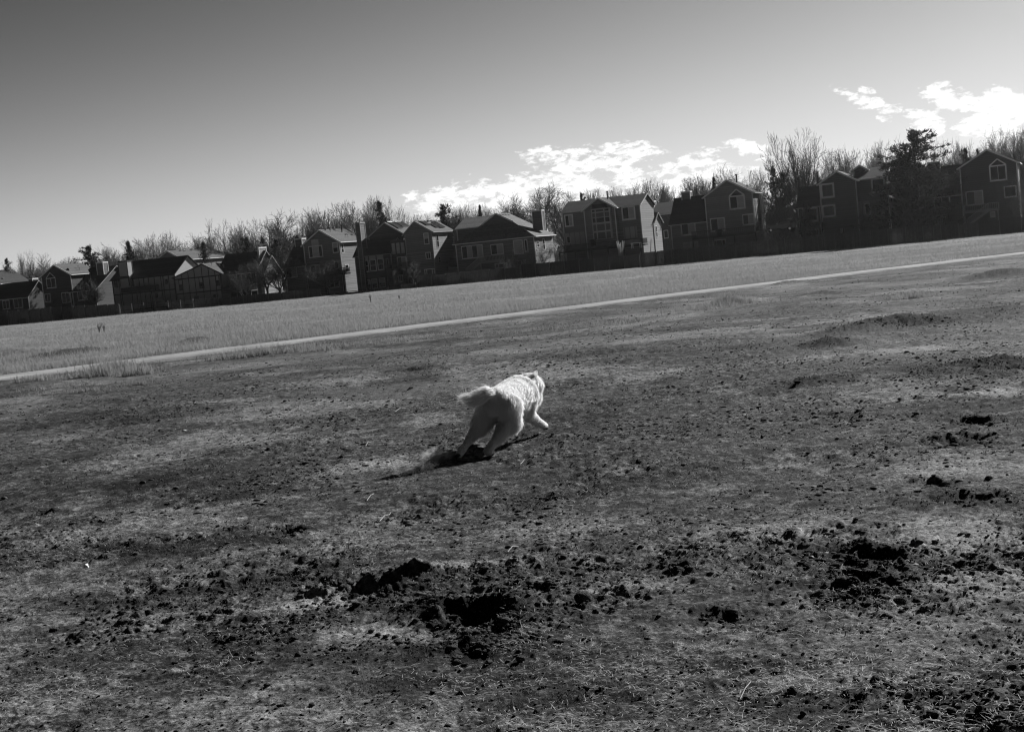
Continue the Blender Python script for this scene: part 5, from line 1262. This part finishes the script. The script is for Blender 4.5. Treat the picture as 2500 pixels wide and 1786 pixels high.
# barbecue, covered spa, patio umbrella stand-ins seen as small dark and bright shapes
def grill(px, py, v, label):
    x, y, z = at_row(px, py, v); o = empty('barbecue', (x, y, z - 1.1), -TH); tag(o, label, 'barbecue')
    MB().box((-.35, -.25, .1), (.35, .25, .75)).build('cabinet', DARKM, o); MB().prism([(-.55, .78), (.55, .78), (.55, .9), (.35, 1.1), (-.35, 1.1), (-.55, .9)], -.28, .28).build('lid', DARKM, o)
    MB().tube([(-.3, -.33, .95), (.3, -.33, .95)], .02, 6).build('handle', SHINY, o)
    for sx in (-.3, .3):
        for sy in (-.2, .2): MB().box((sx - .03, sy - .03, 0), (sx + .03, sy + .03, .098)).build('leg', DARKM, o)
grill(1755, 560, -2.0, 'black barbecue on the deck of the peaked gable house'); grill(1448, 585, -3.0, 'black barbecue on the deck of the bay window house')
def hot_tub(px, py, v, label):
    x, y, z = at_row(px, py, v); o = empty('garden_table', (x, y, z - .9), -TH); tag(o, label, 'table')
    t = MB().box((-.8, -.5, .78), (.8, .5, .9)).build('table_top', mat('white_plastic', .8, .5), o); m_ = t.modifiers.new('bevel', 'BEVEL'); m_.width = .03
    for sx in (-.7, .7):
        for sy in (-.4, .4): MB().box((sx - .04, sy - .04, 0), (sx + .04, sy + .04, .779)).build('leg', mat('white_plastic', .8, .5), o)
hot_tub(1048, 656, -7, 'white topped table in sun behind the fence right of the solar panel house'); hot_tub(1553, 592, -8, 'white topped table behind the fence right of the pampas grass')
x, y, z = at_row(1587, 600, -8)
MB().tube([(0, 0, -.4), (.25, 0, 1.6)], .06, 6).build('leaning_post', mat('white_plastic', .8, .5)).location = (x, y, z - .6)
tag(bpy.data.objects['leaning_post'], 'pale leaning post behind the fence at the right corner of the bay window house', 'post')
SHR = mat('brush_leaves', .05, .95, noise=.5, nscale=2)

# ================================================================ DOG
HD = math.radians(24); DF = np.array([math.sin(HD), math.cos(HD), 0]); DL = np.array([-math.cos(HD), math.sin(HD), 0])
dx0, dy0, dz0 = pix_ground(1184, 1110); dz0 = float(height(np.array([dx0]), np.array([dy0]))[0])
DO = np.array([dx0, dy0, dz0])
def D(p): return DO + DF * p[0] + DL * (p[1] + .1) + np.array([0, 0, p[2]])
def capsule_cloud(caps):
    """one mesh of overlapping tapered capsules, to be fused by a voxel remesh"""
    Vs, Fs, n = [], [], 0
    for a, b, ra, rb, *_ in caps:
        a, b = np.array(a, float), np.array(b, float); ax = b - a; L = np.linalg.norm(ax); ax /= L + 1e-9
        t = IV3 @ ax
        off = np.where(t > 0, 1.0, 0.0)[:, None]
        R = ra + (rb - ra) * off; V = a + ax * L * off + IV3 * R
        Vs.append(V); Fs.append(IF3 + n); n += len(V)
    return np.concatenate(Vs), np.concatenate(Fs)
# a, b, radius a, radius b, fur length, flow
back, down = (-1, 0, -.25), (-.45, 0, -1)
CAPS = [
    ((.30, -.135, .405), (.47, -.125, .42), .148, .138, .050, back), ((.47, -.125, .42), (.66, -.105, .425), .138, .158, .046, back), ((.60, -.11, .40), (.84, -.09, .415), .150, .172, .055, back),
    ((.66, -.10, .34), (.84, -.10, .335), .105, .120, .070, down), ((.84, -.09, .43), (.97, -.09, .445), .150, .105, .050, back), ((1.06, -.095, .455), (1.06, -.10, .39), .128, .105, .055, (-.5, -.3, -1)),
    ((.95, -.09, .44), (1.06, -.095, .45), .105, .115, .050, back), ((1.10, -.08, .475), (1.17, -.03, .46), .095, .080, .022, back), ((1.18, -.02, .44), (1.24, .05, .41), .052, .036, .006, back),
    # haunches and hind legs
    ((.30, -.215, .375), (.30, -.225, .25), .120, .088, .060, (-.6, 0, -.8)), ((.28, -.22, .27), (.16, -.175, .145), .086, .042, .050, (-.7, 0, -.7)), ((.16, -.175, .15), (.03, -.115, .05), .040, .033, .022, (-.4, 0, -.9)), ((.03, -.115, .04), (.085, -.125, .022), .036, .028, .008, (0, 0, -1)),
    ((.28, -.055, .375), (.21, .00, .26), .112, .080, .055, (-.6, 0, -.8)), ((.21, .00, .26), (.08, .05, .165), .074, .038, .034, (-.7, 0, -.7)), ((.08, .05, .165), (-.04, .09, .075), .034, .030, .014, (-.4, 0, -.9)), ((-.04, .09, .08), (-.09, .105, .035), .038, .029, .006, (0, 0, -1)),
    # fore legs
    ((.84, -.15, .36), (.88, -.145, .25), .095, .060, .045, down), ((.88, -.145, .25), (.99, -.165, .175), .052, .038, .030, down), ((.99, -.165, .175), (1.08, -.19, .115), .038, .036, .016, down), ((1.08, -.19, .115), (1.13, -.20, .095), .040, .030, .008, down),
    ((.88, .00, .36), (.78, .02, .25), .085, .056, .045, down), ((.78, .02, .25), (.64, .03, .16), .050, .036, .030, down), ((.64, .03, .16), (.55, .035, .075), .036, .034, .014, down), ((.55, .035, .075), (.50, .00, .045), .036, .030, .006, down),
    # tail core
    ((.24, -.135, .475), (.18, -.11, .515), .060, .046, .080, (-1, .55, .05)), ((.18, -.11, .515), (.10, -.05, .505), .046, .036, .115, (-.9, .9, -.45)), ((.10, -.05, .505), (.04, -.005, .500), .034, .020, .105, (-.8, 1.0, .2)),
]
V, Fc = capsule_cloud(CAPS)
W_ = np.array([D(p) for p in V])
tmp = fast_mesh('tmp', W_, Fc, None); mod = tmp.modifiers.new('r', 'REMESH'); mod.mode = 'VOXEL'; mod.voxel_size = .011; mod.use_smooth_shade = True
sm = tmp.modifiers.new('s', 'SMOOTH'); sm.iterations = 7; sm.factor = .6
dg = bpy.context.evaluated_depsgraph_get(); me = bpy.data.meshes.new_from_object(tmp.evaluated_get(dg)); bpy.data.objects.remove(tmp)
COAT = mat('white_coat', .9, .9, noise=.18, nscale=30, trans=.0, bump=.5, bscale=60, spec=.1)
HAIR = mat('white_hair', .95, .45, noise=.08, nscale=12, trans=.45, spec=.6)
SKIN_D = mat('dark_pad', .03, .7)
dog = empty('dog', tuple(DO), -HD); tag(dog, 'white long haired dog running away over the dirt with its tail streaming', 'dog')
bpy.context.view_layer.update(); inv = Matrix.Translation(DO) @ Matrix.Rotation(-HD, 4, 'Z'); inv = inv.inverted()
def adopt(o): o.parent = dog; o.matrix_parent_inverse = inv; return o
me.name = 'body'; me.materials.clear(); me.materials.append(COAT); body = bpy.data.objects.new('body', me); C.objects.link(body); adopt(body)
# hair: short curved strands lying along the body's flow, clumped
nv = len(me.vertices); co = np.empty(nv * 3, np.float32); me.vertices.foreach_get('co', co); co = co.reshape(-1, 3).astype(float)
me.calc_loop_triangles(); tri = np.empty(len(me.loop_triangles) * 3, np.int32); me.loop_triangles.foreach_get('vertices', tri); tri = tri.reshape(-1, 3)
def fur(n, name, m, wid, seed, lscale=1.0, lift=.5):
    r = np.random.default_rng(seed)
    A, B_, C_ = co[tri[:, 0]], co[tri[:, 1]], co[tri[:, 2]]; nr = np.cross(B_ - A, C_ - A); ar = np.linalg.norm(nr, axis=1); nr /= ar[:, None] + 1e-12
    f = r.choice(len(tri), n, p=ar / ar.sum()); u, v = r.random(n), r.random(n); s = u + v > 1; u[s], v[s] = 1 - u[s], 1 - v[s]
    P = A[f] + (B_ - A)[f] * u[:, None] + (C_ - A)[f] * v[:, None]; Nn = nr[f]
    best = np.full(n, 9.0); L = np.zeros(n); Fl = np.zeros((n, 3))
    for a, b, ra, rb, fl, flow in CAPS:
        a, b = D(a), D(b); ab = b - a; t = np.clip(((P - a) @ ab) / (ab @ ab), 0, 1); d = np.linalg.norm(P - a - ab * t[:, None], axis=1) - (ra + (rb - ra) * t)
        k = d < best; best[k] = d[k]; L[k] = fl; fw = DF * flow[0] + DL * flow[1] + np.array([0, 0, flow[2]]); Fl[k] = fw / np.linalg.norm(fw)
    T = Fl - Nn * (Fl * Nn).sum(1, keepdims=True); T /= np.linalg.norm(T, axis=1, keepdims=True) + .05
    loc = P - DO; q1 = loc[:, 0] * .8 + loc[:, 2]; q2 = loc[:, 1] * .7 - loc[:, 2] * .6
    c1 = gnoise(q1, q2 * .6, .075, 3)[:, None]; c2 = gnoise(q2, q1, .06, 4)[:, None]; c3 = gnoise(q1 + q2, q1 - q2, .08, 5)[:, None]
    side = np.cross(T, Nn)
    dr = T + Nn * (lift * (.35 + .65 * np.abs(c1)) + .12) + side * c2 * .7 + r.normal(0, .13, (n, 3)); dr /= np.linalg.norm(dr, axis=1, keepdims=True)
    L = (L * lscale * r.uniform(.55, 1.15, n) * (1 + .3 * c3[:, 0]))[:, None]
    d2 = dr + T * .5 - Nn * .35 + np.array([0, 0, -.15]); d2 /= np.linalg.norm(d2, axis=1, keepdims=True)
    w = np.cross(dr, Nn + r.normal(0, .6, (n, 3))); w /= np.linalg.norm(w, axis=1, keepdims=True) + 1e-9; w *= wid
    p1 = P + dr * L * .5; p2 = p1 + d2 * L * .5
    VV = np.stack([P - w - Nn * .003, P + w - Nn * .003, p1 - w * .8, p1 + w * .8, p2], 1); k = np.arange(n)[:, None] * 5
    return adopt(fast_mesh(name, VV.reshape(-1, 3), np.concatenate([k + np.array([[0, 1, 3]]), k + np.array([[0, 3, 2]]), k + np.array([[2, 3, 4]])], 0), m))
fur(120000, 'fur', HAIR, .0014, 5, lscale=1.3, lift=.34)
# ears: raised flaps, paler at the rim
def ear(base, tip, out, label=None):
    b, t, o = D(base), D(tip), DF * out[0] + DL * out[1] + np.array([0, 0, out[2]]); Vv, Ff = [], []; ax = t - b; wv = np.cross(ax, o); wv /= np.linalg.norm(wv); o = o / np.linalg.norm(o)
    for s in (0, 1):
        for i in range(7):
            f = i / 6; wd = .036 * math.sin(math.pi * min(1, .25 + f * .72)) ** .7
            for j in (-1, -.5, 0, .5, 1): Vv.append(b + ax * f + wv * wd * j + o * (.012 * (1 - j * j) * 1 + (.004 if s else -.004) + .014 * math.sin(f * 3)))
    for s in (0, 1):
        for i in range(6):
            for j in range(4):
                q = s * 35 + i * 5 + j; F4 = (q, q + 1, q + 6, q + 5); Ff.append(F4 if s else F4[::-1])
    for i in range(6):
        for j in (0, 4): q = i * 5 + j; Ff.append((q, q + 5, q + 40, q + 35))
    for j in range(4): q = 30 + j; Ff.append((q, q + 1, q + 36, q + 35))
    e = adopt(mesh_obj('ear', Vv, Ff, HAIR, smooth=True)); return e
ear((1.13, -.125, .515), (1.075, -.20, .610), (-.8, -.1, .55)); ear((1.15, .05, .50), (1.12, .13, .47), (-.5, .6, .6))
def blob(name, p, r, m, sq=(1, 1, 1)):
    V_ = IV2 * np.array([r * s for s in sq]); return adopt(fast_mesh(name, V_ + D(p), IF2, m, smooth=True))
blob('nose', (1.265, .083, .415), .017, SKIN_D)
for yy in (-.085, -.165): blob('eye', (1.215, yy + .105, .485), .010, SKIN_D)
for p in ((-.108, .105, .040), (.062, -.122, .012), (1.13, -.20, .075), (.50, .0, .03)): blob('paw_pad', p, .024, SKIN_D, (1.2, 1.0, .7))
blob('mouth', (1.235, .045, .375), .022, mat('mouth_dark', .06, .6), (1.8, 1.0, .5))

# ---------------------------------------------------------------- dust kicked up by the hind paws
def dust(px, py, rx, ry, rz, dens, scale, name='dust_cloud', label=None):
    x, y, z = pix_ground(px, py)
    o = fast_mesh(name, IV3 * np.array([rx, ry, rz]), IF3, None, smooth=True); o.location = (x, y, z + rz * .55 + .01)
    m = bpy.data.materials.new('dust'); m.use_nodes = True; t = m.node_tree; t.nodes.clear()
    out = t.nodes.new('ShaderNodeOutputMaterial'); pv = t.nodes.new('ShaderNodeVolumePrincipled'); t.links.new(pv.outputs[0], out.inputs['Volume'])
    pv.inputs['Color'].default_value = (.82, .82, .82, 1); pv.inputs['Anisotropy'].default_value = .35
    tcn = t.nodes.new('ShaderNodeTexCoord'); mp = t.nodes.new('ShaderNodeMapping'); t.links.new(tcn.outputs['Object'], mp.inputs[0]); mp.inputs['Scale'].default_value = (1 / rx, 1 / ry, 1 / rz)
    ln = t.nodes.new('ShaderNodeVectorMath'); ln.operation = 'LENGTH'; t.links.new(mp.outputs[0], ln.inputs[0])
    nz = t.nodes.new('ShaderNodeTexNoise'); nz.inputs['Scale'].default_value = scale; nz.inputs['Detail'].default_value = 5; nz.inputs['Roughness'].default_value = .62; nz.inputs['Distortion'].default_value = .8; t.links.new(tcn.outputs['Object'], nz.inputs['Vector'])
    fo = t.nodes.new('ShaderNodeMapRange'); fo.inputs[1].default_value = 1.0; fo.inputs[2].default_value = .15; fo.inputs[3].default_value = 0; fo.inputs[4].default_value = 1; t.links.new(ln.outputs['Value'], fo.inputs[0])
    nr = t.nodes.new('ShaderNodeMapRange'); nr.inputs[1].default_value = .47; nr.inputs[2].default_value = .70; t.links.new(nz.outputs[0], nr.inputs[0])
    a = t.nodes.new('ShaderNodeMath'); a.operation = 'MULTIPLY'; t.links.new(fo.outputs[0], a.inputs[0]); t.links.new(nr.outputs[0], a.inputs[1])
    b = t.nodes.new('ShaderNodeMath'); b.operation = 'MULTIPLY'; t.links.new(a.outputs[0], b.inputs[0]); b.inputs[1].default_value = dens; t.links.new(b.outputs[0], pv.inputs['Density'])
    o.data.materials.append(m); tag(o, label, 'dust', kind='stuff'); return o
dust(1070, 1124, .16, .22, .075, 19, 20, label='puff of pale dust kicked up behind the dog\'s hind paws')
dust(1000, 1150, .26, .40, .05, 3, 13, label='thin low dust trailing behind the dog')

rg2 = np.random.default_rng(9); gp = []
for _ in range(46):
    px_, py_ = rg2.normal(1085, 34), rg2.normal(1100, 14); x, y, z = pix_ground(px_, max(py_, 1085)); gp.append((x, y + rg2.normal(0, .1), z + abs(rg2.normal(0, .06)) + .01, rg2.uniform(.002, .007)))
gp = np.array(gp); Vg = (IV1[None] * gp[:, 3][:, None, None] * rg2.uniform(.6, 1.3, (len(gp), len(IV1), 1)) + gp[:, None, :3]).reshape(-1, 3)
o = fast_mesh('flying_grit', Vg, (IF1[None] + (np.arange(len(gp)) * len(IV1))[:, None, None]).reshape(-1, 3), CLOD_M); tag(o, 'grit thrown up by the hind paws of the dog', 'grit', kind='stuff')

# ================================================================ AIR
if HAZE:
    hz = MB().box((-900, -40, -6), (700, 1500, 60)).build('haze', None); tag(hz, kind='stuff')  # thin volume added to lift the shaded fronts towards the sun side
    m = bpy.data.materials.new('haze'); m.use_nodes = True; t = m.node_tree; t.nodes.clear(); out = t.nodes.new('ShaderNodeOutputMaterial')
    pv = t.nodes.new('ShaderNodeVolumePrincipled'); pv.inputs['Color'].default_value = (.95, .95, .95, 1); pv.inputs['Density'].default_value = HAZE; pv.inputs['Anisotropy'].default_value = HAZE_G
    t.links.new(pv.outputs[0], out.inputs['Volume']); hz.data.materials.append(m)
